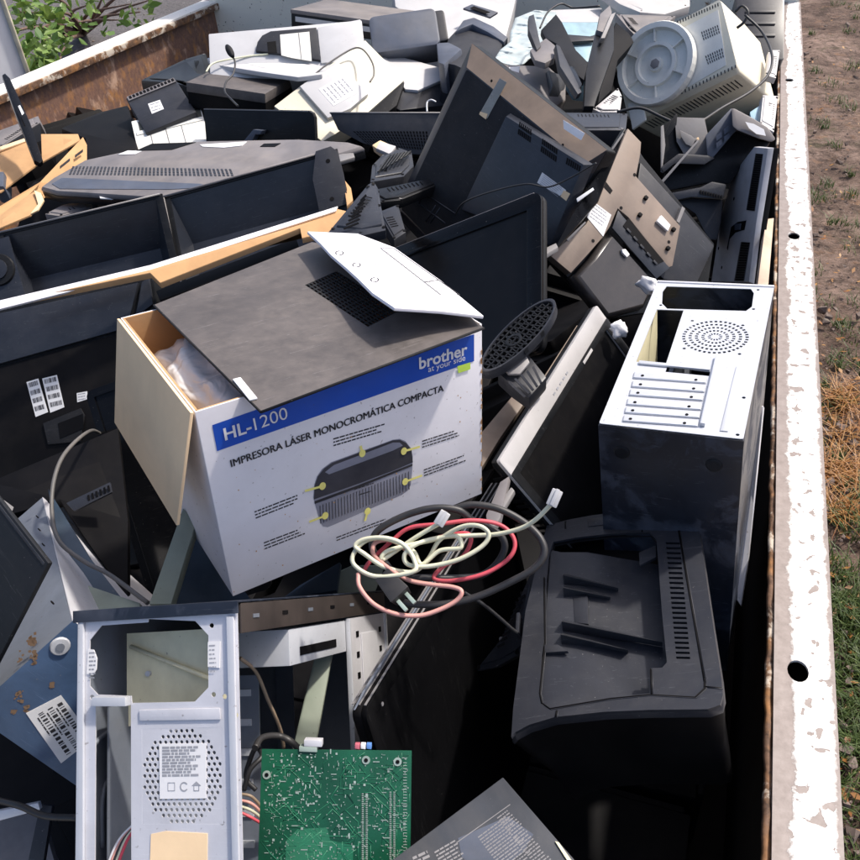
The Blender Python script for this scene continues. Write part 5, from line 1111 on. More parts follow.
MB().prism(F.fs([(136,151),(152,144),(196,142.5),(172,150)],y),y-.0012,y-.0002).build('dark_opening',K['void'],t)
MB().prism(F.fs([(264,144),(281,143.5),(275,147),(260,147)],y),y-.0012,y-.0002).build('dark_opening',K['void'],t)
MB().prism(F.fs([(200,145),(247,142),(242,146),(224,148),(203,147)],y),y-.0014,y-.0002).build('glossy_label',K['paper'],t)
MB().prism(F.fs([(118,155),(128,151),(142,151.5),(135,154.5)],y),y-.0014,y-.0002).build('white_label',K['paper'],t)
# scraps below its left edge
slab('white_sheet',[at(98,190,2.05),(at(124,190,2.06)),at(112,200,2.02),at(134,198,2.03),at(133,200,2.01),at(100,198,2.02)],.003,K['paper'],'torn white paper strip under the dusty grey monitor','paper')
slab('grey_cover',[at(62,205,2.12),at(90,200,2.14),at(92,208,2.10),at(60,216,2.06),at(45,214,2.08)],.02,K['greydust'],'small grey plastic cover in the gap beside the cardboard','plastic cover')
# ---------------------------------------------------------------- television lower left with stickers
t,F,D=T('left_television','left_tv','black flat television at the left with two barcode stickers on its back','television'); X,Yh,Zh=D[0]/2,D[1]/2,D[2]/2; y=-Yh
P=F.fs([(-60,318),(145,277),(153,280),(156,300),(185,470),(160,560),(-60,600)],y)
MB().prism(P,y,Yh).build('frame',K['black'],t,.003)
ZL=lambda P:[(a*.32558,220+b*.32558) for a,b in P]
MB().prism(F.fs(ZL([(-200,315),(0,290),(430,195),(405,300),(372,340),(0,445),(-200,500)]),y),y-.010,y-.0002).build('sloped_panel',K['blueblack'],t,.002)
MB().prism(F.fs(ZL([(440,192),(462,180),(475,260),(420,300)]),y),y-.008,y-.0002).build('corner_panel',K['blueblack'],t,.002)
MB().prism(F.fs(ZL([(-200,505),(0,452),(372,348),(420,600),(400,700),(-200,900)]),y),y-.005,y-.0002).build('back_plate',K['void'],t,.002)
for k,q in enumerate(([(82,498),(118,487),(148,590),(110,605)],[(130,487),(175,476),(198,575),(155,592)])):
    sticker(F,ZL(q),t,y-.005,rows=4,seed=k+4,barcode=True)
sticker(F,ZL([(236,532),(268,526),(270,550),(238,560)]),t,y-.005,rows=2,seed=9)
MB().prism(F.fs(ZL([(135,625),(250,578),(262,600),(250,680),(150,690)]),y-.005),y-.009,y-.0052).build('socket_recess',K['black2'],t,.001)
MB().prism(F.fs(ZL([(178,625),(255,595),(258,640),(185,672)]),y-.009),y-.0098,y-.0091).build('socket',K['void'],t)
# ---------------------------------------------------------------- blue steel case lower left
t,F,D=T('blue_steel_case','metal_case','dented blue steel computer case with rust marks and a barcode label, lower corner','computer case'); X,Yh,Zh=D[0]/2,D[1]/2,D[2]/2; y=-Yh
cf=MB().box(-X,X,y,y+.0015,-Zh,Zh).build('steel_face',K['bluemetal'],t,.0004)
P=[F.hit(*p,2,Zh) for p in ((72,620),(-22,714))]
MB().box(-X,X,y+.0016,Yh,Zh-.0015,Zh).build('upper_face',K['galv'],t,.0004)
MB().box(-X,X,y+.0016,Yh,-Zh,-Zh+.0015).build('lower_face',K['bluemetal'],t,.0004)
MB().box(-X,-X+.0015,y+.0016,Yh,-Zh+.002,Zh-.002).build('end_face',K['galvd'],t,.0004)
MB().box(-X+.003,X-.003,Yh-.003,Yh,-Zh+.002,Zh-.002).build('back_face',K['galvd'],t)
lbp=[(80*.32558,580+412*.32558),(185*.32558,580+355*.32558),(285*.32558,580+485*.32558),(180*.32558,580+562*.32558)]
lbp=[(26,713),(61,695),(93,738),(61,763)]
o=MB().prism(F.fs(lbp,y),y-.0009,y-.0003).build('barcode_label',K['paper'],t)
g=MB(); A,B,C2,D2=[Vector(p) for p in F.fs(lbp,y)]
for k in range(3):
    u0,u1=.12+k*.28,.12+k*.28
    a=A+(B-A)*(.78-k*.27)+(D2-A)*.10; b=A+(B-A)*(.78-k*.27)+(D2-A)*.92; bars(g,tuple(a),tuple(b),(B-A).length*.14,y-.0011,seed=k,n=30)
    a=A+(B-A)*(.70-k*.27)+(D2-A)*.15; b=A+(B-A)*(.70-k*.27)+(D2-A)*.6; lines(g,tuple(a),tuple(b),1,1,.0016,y-.0011,seed=k)
g.build('label_print',K['ink'],o,fixn=False)
K['ruststain']=surf('rust_stain',(.17,.10,.055),.8,dust=.3,bump=.4)
q=F.f(60,646); m=MB(); m.cyl(q[0],q[1],.0105,y-.003,y-.0004,18,.012); o=m.build('disc_screw',K['galvw'],t,.0008); m=MB(); m.cyl(q[0],q[1],.005,y-.0042,y-.0031,12); m.build('screw_centre',K['galvd'],o)
rn=random.Random(12); rs=MB()
for (px,py,n,sp) in ((31,640,26,5),(35,655,16,4),(66,645,8,3),(18,696,14,4),(27,708,8,2.5),(52,686,6,2),(14,712,5,2),(20,655,6,4)):
    for k in range(n):
        a=F.f(px+rn.gauss(0,sp*.45),py+rn.gauss(0,sp)); r=rn.uniform(.0008,.0028); rs.add([(a[0]+r*rn.uniform(.5,1.3)*math.cos(j*math.pi/3),y-.0004-.0001*(k%5),a[1]+r*rn.uniform(.5,1.6)*math.sin(j*math.pi/3)) for j in range(6)],[tuple(range(6))])
rs.build('rust_flakes',K['ruststain'],cf,fixn=False)
# perforated rusty patch on the upper face
def up(px,py): p=F.hit(px,py,2,Zh); return p.x,p.y
for k,(px,py) in enumerate(((36,500),(37,517),(39,530),(41,560),(43,545),(52,603))):
    x_,y_=up(px,py); m=MB(); m.cyl(x_,y_,.003,0,.0008,10); m.v=[(a,b,Zh+.0002+c) for a,c,b in m.v]; m.build('screw_hole',K['void'],t)
# dark tilted box in front of it
t,F,D=T('dusty_black_box','corner_box','dusty black panel with a scratched edge jutting in above the blue steel case','panel'); X,Yh,Zh=D[0]/2,D[1]/2,D[2]/2
MB().box(-X,X,-Yh,-Yh+.006,-Zh,Zh).build('body',K['black'],t,.002)
MB().box(-X+.004,X-.004,-Yh-.0006,-Yh+.004,Zh-.007,Zh-.003).build('scratched_edge',K['dgrey'],t,.001)
# ---------------------------------------------------------------- steel strips, panels in the gap under the carton
slab('yellowed_steel_strip',[at(183,508,1.16),at(196,522,1.15),at(171,604,1.10),at(149,604,1.10)],.02,K['green'],'pale green steel strip slanting down left of the carton','steel strip')
slab('blue_steel_sheet',[at(198,520,1.24),at(240,585,1.22),at(260,612,1.2),at(172,612,1.2)],.02,K['darkblue'],'smooth dark blue panel under the bottom corner of the carton','panel')
slab('green_steel_plate',[at(68,582,1.22),at(75,581,1.22),at(140,603,1.14),at(140,625,1.12),at(70,625,1.14),at(63,600,1.2)],.01,K['green'],'grey green steel plate with small holes behind the open case','steel plate')
slab('small_steel_cover',[at(0,497,1.3),at(14,507,1.29),at(12,512,1.28),at(0,502,1.28)],.01,K['midgrey'],'sliver of a grey cover beside the dusty black slab','cover')
slab('long_green_strip',[at(322,628,1.16),at(338,628,1.16),at(330,665,1.14),at(312,765,1.08),at(289,765,1.08),at(304,700,1.12)],.008,K['green'],'long grey green steel strip slanting inside the open case','steel strip')
slab('pale_green_plate',[at(300,590,1.33),at(352,566,1.33),at(385,566,1.34),at(372,600,1.33)],.01,K['green'],'pale green metal piece between the carton edge and the cable tangle','metal piece')
slab('dark_blue_plate',[at(300,585,1.30),at(340,562,1.30),at(336,590,1.28),at(280,600,1.28)],.01,K['darkblue'],'dark blue sheet metal piece just below the carton edge','sheet metal')
slab('laptop_lid',[at(-10,482,1.50),at(118,428,1.52),at(128,520,1.45),at(128,600,1.36),at(60,500,1.42),at(-10,520,1.42)],.02,K['void'],'black plastic lid with a grey slotted corner, below the stickered television','plastic lid')
tr_=slab('slotted_grey_trim',[at(66,503,1.395),at(110,482,1.40),at(112,492,1.39),at(74,511,1.385)],.004,K['dgrey'],'small grey trim with slots in the dark gap at the left','trim')
for k in range(6): slab('trim_slot',[at(87+k*4,495.5-k*1.9,1.392),at(89+k*4,494.5-k*1.9,1.392),at(90+k*4,500-k*1.9,1.389),at(88+k*4,501-k*1.9,1.389)],.001,K['void'],None,None,parent=tr_,bevel=0)
slab('glossy_panel',[at(48,488,1.33),at(58,505,1.32),at(92,560,1.26),at(125,602,1.2),at(66,602,1.2)],.006,K['darkblue'],'thin shiny steel panel leaning behind the blue case','panel')
cable('grey_cable',[(104,436,1.62),(90,431,1.5),(66,452,1.36),(54,480,1.3),(52,515,1.26),(60,542,1.22),(85,562,1.2),(110,575,1.17),(148,603,1.12)],.0032,K['greyc'],'stiff grey cable arching through the dark gap at the left')
cable('grey_cable_bent',[(240,658,.98),(256,672,1.0),(268,700,1.02),(280,728,1.04),(284,748,1.05)],.0022,K['brownc'],'thin tan cable bent inside the open computer case')
cable('black_wire_loop',[(255,748,.98),(262,738,1.0),(278,736,1.02),(290,741,1.02),(302,752,1.03)],.004,K['rubber'],'black wire looping over the top edge of the green board')
cable('black_wire_bundle',[(244,790,.99),(250,770,.99),(262,756,1.0),(256,748,1.02),(250,760,1.03),(246,778,1.03),(256,790,1.03)],.003,K['rubber'],'tangled black wires between the case and the green board')
for k,(m,nm) in enumerate((('redc','red'),('creamc','cream'),('pinkc','pink'),('brownc','tan'))):
    cable('thin_wire',[(240,812-k*6,1.0),(252,818-k*7,1.0),(264,826-k*5,1.01),(274,838-k*3,1.02)],.0018,K[m],f'thin {nm} wire running behind the green board')
cable('black_lead',[(-5,800,1.02),(20,806,1.0),(45,816,.99),(78,818,.98)],.004,K['rubber'],'black lead crossing below the blue steel case')
slab('grey_crossbar',[at(-5,812,1.1),at(38,803,1.1),at(40,810,1.1),at(-5,822,1.1)],.008,K['galv'],'pale metal crossbar low in the corner under the blue case','metal bar')
slab('grey_plastic_panel',[at(-10,818,1.25),at(40,812,1.25),at(60,880,1.2),at(-10,880,1.2)],.02,K['greydust'],'brownish dusty panel low in the near corner','panel')
slab('dark_upright',[at(40,804,1.12),at(52,806,1.12),at(42,870,1.1),at(26,870,1.1)],.01,K['dgrey'],'dark upright bracket below the blue steel case','bracket')
# ---------------------------------------------------------------- cable tangle
def c_(name,P,r,m,label,cat='cable'): return cable(name,P,r,K[m],label,cat)
Z4=lambda P,d0=.0: [(340+a*.30233,460+b*.30233,dd+d0) for a,b,dd in P]
net=c_('network_cable',Z4([(700,145,.93),(650,195,.94),(600,225,.95),(520,245,.96),(430,250,.97),(340,255,.97),(260,275,.96),(215,310,.96),(225,345,.96),(290,352,.955),(390,330,.95),(470,285,.95),(492,245,.95),(460,218,.95),(400,222,.96),(330,265,.97),(290,330,.975),(240,370,.97),(150,355,.965),(80,310,.965),(50,285,.97),(80,262,.97),(150,258,.965),(210,280,.96),(245,330,.955),(240,370,.95),(120,385,.96),(50,350,.965),(45,310,.97),(90,265,.975),(160,262,.975),(240,300,.97),(270,345,.965),(330,300,.965),(400,290,.96),(380,250,.965),(290,268,.97),(160,300,.97),(140,330,.97),(200,290,.975),(260,250,.97),(325,212,.965)]),.0026,'creamc','cream network cable coiled in loops on top of the tangle beside the carton')
for (pa,pb) in (((551,506,.925),(558,490,.925)),((438,525,.955),(446,512,.955))):
    F2=frame(at(*pa),at(*pb)-at(*pa),(at(*pa)-CPOS)); l_=(at(*pb)-at(*pa)).length
    pt=MB().box(0,l_,-.004,.004,-.006,.006).build('network_plug',K['plug'] if 'plug' in K else K['white'],None,.0012); pt.parent=net; pt.matrix_local=net.matrix_world.inverted()@F2.M if False else Matrix.Translation(-net.location)@F2.M
    bb=MB().box(.001,l_*1.05,-.0062,-.0045,-.002,.002).build('latch',K['white'],pt,.0004)
c_('red_cable',Z4([(75,375,.985),(100,335,.985),(170,270,.985),(230,225,.98),(330,212,.975),(440,200,.975),(530,215,.975),(575,260,.97),(570,310,.965),(520,355,.965),(450,385,.965),(360,400,.97),(310,390,.975),(345,350,.98),(400,325,.98),(430,280,.975),(425,245,.975),(370,245,.98),(320,258,.985)]),.0025,'redc','red cable looping under the cream one')
c_('pink_cable',Z4([(60,375,.965),(65,420,.955),(110,475,.95),(180,508,.945),(260,515,.945),(330,495,.945),(385,465,.945),(402,435,.945),(370,420,.95),(300,412,.955),(220,395,.96),(150,350,.965),(110,310,.975),(120,272,.98),(180,270,.98),(250,330,.98),(245,365,.98)]),.0026,'pinkc','faded pink cable hanging in a low loop over the case corner')
pc=c_('mains_cable',Z4([(200,420,.975),(150,340,.99),(110,300,.99),(120,240,.99),(200,190,.985),(300,160,.98),(390,165,.98),(440,200,.985),(520,240,.99),(545,285,.99),(520,340,.99),(470,380,.99),(400,390,.99),(300,390,.985),(210,385,.985),(150,350,.985)]),.0042,'rubber','thick black power cord coiled within the tangle')
c_('mains_cable',Z4([(380,160,.985),(440,148,.98),(520,160,.975),(600,200,.97),(660,255,.96),(675,310,.955),(640,360,.955),(560,405,.96),(460,450,.965),(360,475,.97),(260,478,.975),(200,470,.975)]),.0042,'rubber','black power cord sweeping in the widest loop towards the laser printer')
c_('thin_black_lead',Z4([(410,438,.99),(470,475,1.0),(520,515,1.02),(565,555,1.04),(585,570,1.05)]),.0022,'rubber','thin black lead running from the tangle down to the laser printer')
F2=frame(at(394,588,.955),at(404,600,.95)-at(388,582,.965),(at(394,588,.955)-CPOS)); pt=thing('power_plug',F2.M,'black mains plug with bright pins in the cable tangle','plug')
MB().frustum([(-.020,-.010),(.014,-.013),(.014,.013),(-.020,.010)],-.008,[(-.020,-.008),(.014,-.011),(.014,.011),(-.020,.008)],.012).build('body',K['rubber'],pt,.002)
for s in (-.006,.006): MB().box(.0142,.030,-.001,.002,s-.0022,s+.0022).build('pin',K['solder'],pt,.0005)
# ---------------------------------------------------------------- stand base and bits between carton and silver monitor
F2=frame(at(519,336,1.30),at(553,300,1.33)-at(486,370,1.27),Vector((.35,.55,-.75)))
nn=at(553,300,1.33)-at(486,370,1.27)
t=thing('monitor_stand',F2.M,'black oval monitor foot with honeycomb underside beside the carton','monitor stand')
RA,RB=.086,.030
el=lambda s,n=36:[(RA*s*math.cos(2*math.pi*k/n),RB*s*math.sin(2*math.pi*k/n)) for k in range(n)]
MB().plate(el(1),[el(.93)],-.004,.012).build('rim',K['dgrey'],t,.001)
MB().prism(el(.95),.008,.013).build('plate',K['void'],t,.001)
g=MB()
for k in range(-9,10):
    x=k*.0105; zz=RB*.9*math.sqrt(max(0,1-(x/RA)**2)); 
    if zz>.006:
        for sgn in (-1,1): g.add([(x-.001,-.002,-zz),(x+.001,-.002,-zz),(x+.001+sgn*.012,-.002,zz),(x-.001+sgn*.012,-.002,zz),(x-.001,.007,-zz),(x+.001,.007,-zz),(x+.001+sgn*.012,.007,zz),(x-.001+sgn*.012,.007,zz)],[(0,1,2,3),(0,4,5,1),(2,6,7,3),(1,5,6,2),(0,3,7,4)])
for k in range(-3,4):
    z=k*.0095; xx=RA*.9*math.sqrt(max(0,1-(z/RB)**2)); g.box(-xx,xx,-.002,.007,z-.001,z+.001)
g.build('honeycomb_ribs',K['black'],t,fixn=False)
MB().plate([(-.012+.014*math.cos(k*math.pi/10),.012*math.sin(k*math.pi/10)) for k in range(20)],[[(-.012+.009*math.cos(k*math.pi/10),.008*math.sin(k*math.pi/10)) for k in range(20)]],-.003,.006).build('centre_ring',K['black'],t,.0006)
nk_=slab('stand_neck',[at(497,372,1.30),at(527,352,1.31),at(547,377,1.28),at(529,398,1.26),at(512,385,1.27)],.03,K['dgrey'],'short grey neck of a monitor stand with fine ribs, below the oval foot','stand neck',bevel=.004)
slab('pale_cap',[at(503,367,1.285),at(525,352,1.295),at(530,362,1.285),at(520,374,1.275),at(508,374,1.278)],.006,K['midgrey'],None,None,parent=nk_,bevel=.003)
for k in range(5): slab('neck_rib',[at(508+k*6,383-k*4,1.262),at(510+k*6,382-k*4,1.262),at(526+k*4,396-k*3.5,1.250),at(524+k*4,397.5-k*3.5,1.250)],.003,K['dgrey'],None,None,parent=nk_,bevel=0)
slab('rusty_flat_bar',[at(482,432,1.32),at(514,394,1.36),at(525,402,1.35),at(500,438,1.31),at(482,467,1.28)],.012,K['brownblack'],'flat dusty brown bar slanting between the carton and the silver monitor','metal bar')
slab('dusty_bar',[at(530,398,1.44),at(577,325,1.6),at(583,330,1.6),at(545,392,1.45)],.012,K['brownblack'],'dusty brown edge of a panel behind the ribbed stand neck','panel')
slab('dark_grey_bar',[at(486,515,1.14),at(500,482,1.18),at(509,476,1.18),at(500,518,1.13),at(488,535,1.11)],.01,K['greydust'],'dusty grey bar just above the cable tangle','bar')
slab('silver_tube',[at(498,505,1.15),at(511,486,1.17),at(515,490,1.165),at(503,510,1.14)],.01,K['midgrey'],'short silver tube end above the cable tangle','tube',bevel=.003)
vs_=slab('vented_shell',[at(474,672,1.28),at(500,640,1.26),at(524,588,1.24),at(536,560,1.24),at(536,640,1.22),at(518,655,1.23),at(495,668,1.26)],.02,K['dgrey'],'dark grey vented shell in the gap left of the laser printer','shell',bevel=.003)
for k in range(9): slab('shell_slot',[at(497+k*2.6,646-k*6,1.238),at(504+k*2.6,642-k*6,1.236),at(505+k*2.6,644.5-k*6,1.235),at(498+k*2.6,648.5-k*6,1.237)],.001,K['void'],None,None,parent=vs_,bevel=0)
# fin-shaped grey speaker piece in the middle
fn_=slab('plastic_wedge',[at(328,232,1.62),at(368,184,1.72),at(374,181,1.73),at(379,190,1.72),at(381,205,1.68),at(386,230,1.6),at(360,236,1.6)],.02,K['blueblack'],'dark grey wedge with slots behind the lifted carton flap','plastic wedge',bevel=.003)
for k in range(8): slab('wedge_slot',[at(343+k*2.4,228-k*4,1.612+k*.008),at(358+k*1.1,214-k*0+8-k*4,1.612+k*.008),at(359+k*1.1,223.5-k*4,1.61+k*.008),at(344+k*2.4,229.5-k*4,1.61+k*.008)],.001,K['void'],None,None,parent=fn_,bevel=0)
# ---------------------------------------------------------------- flattened carton and what it holds (left middle)
A1=[at(-12,312,1.66),at(160,258,1.72),at(338,205,1.80),at(345,212,1.78),at(300,238,1.72),at(160,291,1.62),at(150,272,1.63)]
slab('flattened_carton',[at(-12,306,1.63),at(150,268,1.67),at(338,209,1.79),at(346,211,1.785),at(352,205,1.80),at(350,222,1.76),at(330,232,1.74),at(302,238,1.71),at(300,228,1.72),at(160,283,1.64),at(150,273,1.64)],.012,K['card'],'long flattened brown carton with a pale upper edge running across the load','cardboard')
slab('pale_board_edge',[at(-12,303,1.622),at(150,265,1.662),at(338,206,1.782),at(336,211,1.778),at(150,271,1.656),at(-12,312,1.616)],.006,K['print'],'pale printed edge of the long flattened carton','cardboard edge')
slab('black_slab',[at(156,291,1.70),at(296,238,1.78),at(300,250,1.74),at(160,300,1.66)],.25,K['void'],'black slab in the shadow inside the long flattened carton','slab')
# cardboard box upper left
t=thing('cardboard_tray',Matrix.Translation(at(40,190,2.35)),'torn open brown cardboard box with printed marks at the upper left','cardboard box')
def cs(n,P,m='card',th=.005): return slab(n,[at(*p) for p in P],th,K[m],None,None,parent=t,bevel=.0008)
cs('front_wall',[(-10,212,2.12),(40,182,2.2),(83,137,2.42),(87,145,2.40),(87,163,2.36),(60,185,2.26),(20,218,2.12),(-10,235,2.05)])
cs('inner_flap',[(41,134,2.52),(78,134,2.52),(80,140,2.48),(42,162,2.42)])
cs('back_wall',[(-10,152,2.6),(28,138,2.62),(40,162,2.5),(0,192,2.4),(-10,196,2.4)])
cs('wall_edge',[(-10,150,2.58),(28,137,2.61),(29,140,2.6),(-10,154,2.57)],'cream')
cs('bottom_fold',[(-10,222,2.08),(30,194,2.14),(40,188,2.15),(44,200,2.12),(30,215,2.08),(-10,232,2.03)])
cs('torn_liner',[(34,190,2.13),(41,193,2.12),(44,200,2.11),(38,210,2.09),(30,214,2.08),(38,204,2.10)],'cream')
g=[]; 
for (a,b,c,d_) in ((60,166,70,158),(75,155,83,149)):
    slab('box_mark',[at(a,b,2.235 if a<70 else 2.33),at(c,d_,2.27 if a<70 else 2.36),at(c,d_+3,2.268 if a<70 else 2.358),at(a,b+3,2.233 if a<70 else 2.328)],.0006,K['ink'],None,None,parent=t,bevel=0)
bb_=slab('thin_black_bar',[at(2,75,2.55),at(5,73,2.56),at(10,78,2.55),at(30,122,2.45),(at(43,160,2.35)),at(40,163,2.34),at(34,160,2.34),at(15,112,2.46)],.015,K['gloss'],'thin glossy black bar standing out of the cardboard box','plastic bar',bevel=.003)
slab('bar_label',[at(18,106,2.445),at(20,105,2.446),at(24,113,2.425),at(22,115,2.42)],.001,K['paper'],None,None,parent=bb_,bevel=0)
slab('grey_case_edge',[at(-10,134,2.9),at(38,116,2.95),at(40,122,2.9),at(0,148,2.8),at(-10,150,2.8)],.05,K['greydust'],'dusty grey case top against the rusty wall at the upper left','case')
slab('black_case_side',[at(-10,150,2.79),at(0,148,2.79),at(40,123,2.88),at(42,140,2.75),at(20,150,2.7),at(-10,160,2.7)],.1,K['void'],'black side of the case against the rusty wall','case')
slab('blue_can',[at(-8,172,2.45),at(4,170,2.45),at(4,186,2.4),at(-8,186,2.4)],.06,K['bluegrey'],'small blue grey cylinder end inside the torn cardboard box','container',bevel=.01)
# ---------------------------------------------------------------- black crt-like hulks between box and wall
slab('black_shell_unit',[at(60,128,2.95),at(100,112,3.05),at(128,104,3.0),at(136,130,2.8),at(138,148,2.7),at(85,165,2.55),at(85,138,2.7)],.2,K['void'],'rounded black plastic unit against the rusty wall behind the cardboard','monitor',bevel=.012)
slab('black_moulding',[at(140,80,3.2),at(185,58,3.35),at(206,52,3.4),at(212,72,3.2),at(196,92,3.0),at(184,84,3.0),at(172,82,3.05)],.2,K['black'],'dark rounded moulding under the silver printer by the rusty corner','plastic moulding',bevel=.012)
t,F,D=T('vented_printer','vent_panel','small black printer with a vent row and a white sticker by the rusty wall','printer'); X,Yh,Zh=D[0]/2,D[1]/2,D[2]/2; y=-Yh
MB().box(-X,X,-Yh,Yh,-Zh,Zh).build('body',K['dgrey'],t,.006)
MB().box(-X+.004,X-.004,y-.004,y-.0002,Zh-.028,Zh-.004).build('upper_rib',K['greydust'],t,.001)
for k in range(13): MB().box(-X+.01+k*.0125,-X+.018+k*.0125,y-.0052,y-.0042,Zh-.022,Zh-.008).build('vent_slot',K['void'],t)
sticker(F,[(148,104),(160,100),(164,109),(152,114)],t,y,rows=2,seed=3)
t,F,D=T('beige_drive_tray','beige_tray','beige metal drive tray with a dark strip lying by the black vented printer','drive tray'); X,Yh,Zh=D[0]/2,D[1]/2,D[2]/2; y=-Yh
MB().box(-X,X,-Yh,Yh,-Zh,Zh).build('tray',K['ivory'],t,.002)
K['olive']=surf('dark_olive_plastic',(.055,.055,.04),.4,dust=.3)
MB().box(-X+.02,X-.003,y-.0012,y-.0002,Zh-.055,Zh-.012).build('dark_strip',K['olive'],t)
for k in range(3): MB().box(-X+.05+k*.05,-X+.052+k*.05,y-.0016,y-.0002,-Zh+.01,Zh-.075).build('tray_rib',K['midgrey'],t)
MB().box(-X+.008,X-.004,y-.003,y-.0002,Zh-.075,Zh-.058).build('raised_edge',K['ivory'],t,.0008)
MB().box(-X+.04,X-.06,y-.004,y-.0002,Zh-.010,Zh+.004).build('top_tab',K['ivory'],t,.0008)
t,F,D=T('stand_foot_plate','stand_plate','black upright plate with rounded corner and a grey bracket, behind the dusty monitor','stand plate'); X,Yh,Zh=D[0]/2,D[1]/2,D[2]/2; y=-Yh
P=[(-X,-Zh),(X,-Zh),(X,Zh-.02),(X-.006,Zh-.006),(X-.02,Zh),(-X,Zh)]; MB().prism(P,-Yh,Yh).build('plate',K['black'],t,.002)
MB().prism(F.fs([(248,141),(258,129),(267,130),(265,134),(260,134),(256,142)],y),y-.03,y-.0002).build('bracket',K['bluegrey'],t,.001)
MB().box(-X+.002,X-.02,y-.001,y,Zh-.003,Zh-.0005).build('worn_edge',K['midgrey'],t)
# ---------------------------------------------------------------- far row
t,F,D=T('slim_desktop','slim_desktop','flat dark desktop unit with a dusty brown top under the white keyboard','desktop computer'); X,Yh,Zh=D[0]/2,D[1]/2,D[2]/2; y=-Yh
MB().box(-X,X,-Yh,Yh,Zh-.03,Zh).build('lid',K['topdust'],t,.003)
MB().box(-X+.05,X-.01,-Yh+.03,Yh-.01,-Zh-.08,Zh-.031).build('body',K['tealdark'] if 'tealdark' in K else K['bluemetal'],t,.003)
MB().box(-X+.001,X-.001,-Yh+.006,Yh-.006,-Zh,Zh-.03).build('shadow_gap',K['void'],t)
t=thing('keyboard',Matrix.Translation(at(262,66,2.85)),'white keyboard lying upside down on the flat dark desktop unit','keyboard')
def cs2(n,P,m,th,par,b=.001): return slab(n,[at(*p) for p in P],th,K[m],None,None,parent=par,bevel=b)
cs2('body',[(207,58,2.93),(238,51,3.0),(276,54,2.97),(318,65,2.86),(326,68,2.83),(322,74,2.78),(298,77,2.76),(262,72,2.80),(212,64,2.88)],'white',.015,t,.003)
cs2('raised_panel',[(240,53,2.965),(275,56,2.94),(308,65,2.86),(296,71,2.81),(262,67,2.84),(236,61,2.90)],'ivory',.003,t,.001)
t,F,D=T('silver_printer','white_printer','pale silver photo printer on its side with an open paper window, by the headboard','printer'); X,Yh,Zh=D[0]/2,D[1]/2,D[2]/2; y=-Yh
MB().box(-X,X,-Yh+.0,Yh,-Zh-.03,Zh).build('body',K['silverw'] if 'silverw' in K else K['white'],t,.004)
ZS=lambda P:[(180+a*.18605,b*.18605) for a,b in P]
P=F.fs(ZS([(410,285),(420,240),(445,205),(490,182),(735,162),(755,335),(600,310),(540,300)]),y); MB().prism(P,y-.012,y-.0002).build('dark_surround',K['dgrey'],t,.001)
MB().prism(F.fs(ZS([(538,188),(695,172),(708,330),(600,312),(545,298)]),y-.012),y-.0135,y-.0122).build('paper_window',K['ivory'],t)
MB().prism(F.fs(ZS([(635,178),(640,178),(655,318),(650,317)]),y-.0135),y-.0142,y-.0136).build('window_bar',K['midgrey'],t)
MB().prism(F.fs(ZS([(468,228),(515,222),(522,285),(475,285)]),y-.012),y-.0135,y-.0122).build('ink_recess',K['void'],t)
MB().prism(F.fs(ZS([(740,155),(970,112),(985,330),(760,345)]),y),y-.006,y-.0002).build('side_cover',K['white'],t,.001)
t=thing('beige_power_unit',pose('beige_psu').M,'beige boxy unit with a white label plate and a thin grey lead over it','power unit'); F=pose('beige_psu'); D=F.D; X,Yh,Zh=D[0]/2,D[1]/2,D[2]/2; y=-Yh
ZT=lambda P:[(300+a*.18605,b*.18605) for a,b in P]
P=F.fs(ZT([(350,215),(560,430),(540,450),(370,600),(190,720),(120,760),(-140,570),(30,440),(230,300)]),y)
MB().loft([[(a,y,b) for a,b in P],[(a,y+.07,b) for a,b in scalepoly(P,1.0)]]).build('casing',K['beige'],t,.003)
P=F.fs(ZT([(190,352),(215,360),(365,520),(345,535),(270,600),(150,650),(0,480)]),y); MB().prism(P,y-.014,y-.0003).build('label_plate',K['white'],t,.002)
sticker(F,ZT([(228,408),(310,500),(180,570),(100,480)]),t,y-.014,rows=4,seed=9)
MB().prism(F.fs(ZT([(545,440),(562,435),(520,560),(470,600),(380,598)]),y),y+.004,y+.06).build('dark_grille',K['black2'],t,.001)
cable('grey_lead',[(304,84,2.78),(325,66,2.8),(350,50,2.83),(362,49,2.82),(372,62,2.76),(374,74,2.73),(370,82,2.71)],.0028,K['greyc'],'thin grey lead curving over the beige boxy unit')
t,F,D=T('desk_speaker','speaker','rounded blue grey loudspeaker box standing at the back of the load','loudspeaker'); X,Yh,Zh=D[0]/2,D[1]/2,D[2]/2; y=-Yh
MB().prism(rr(-X,X,-Zh,Zh,.022,5),-Yh,Yh).build('cabinet',K['bluegrey'],t,.008)
MB().prism(rr(X-.03,X+.03,-Zh+.02,Zh-.004,.012,4),-Yh+.012,Yh+.02).build('side_cap',K['dgrey'],t,.006)
t,F,D=T('white_topped_printer','flat_printer','low printer with a bright white lid and dark base, beyond the beige unit','printer'); X,Yh,Zh=D[0]/2,D[1]/2,D[2]/2
P=[(378,52,3.05),(384,52,3.08),(450,70,2.98),(446,78,2.93),(418,90,2.86),(405,89,2.86),(398,78,2.9)]
cs2('lid',P,'white',.012,t,.004)
cs2('base',[(398,80,2.905),(404,90,2.872),(418,92,2.872),(446,80,2.94),(446,105,2.88),(400,110,2.82),(388,104,2.86)],'dgrey',.12,t,.006)
cable('metal_handle',[(427,112,2.7),(427,103,2.72),(431,100,2.72),(436,102,2.72)],.003,K['galvw'],'small bent metal handle beside the tilted monitor','handle')
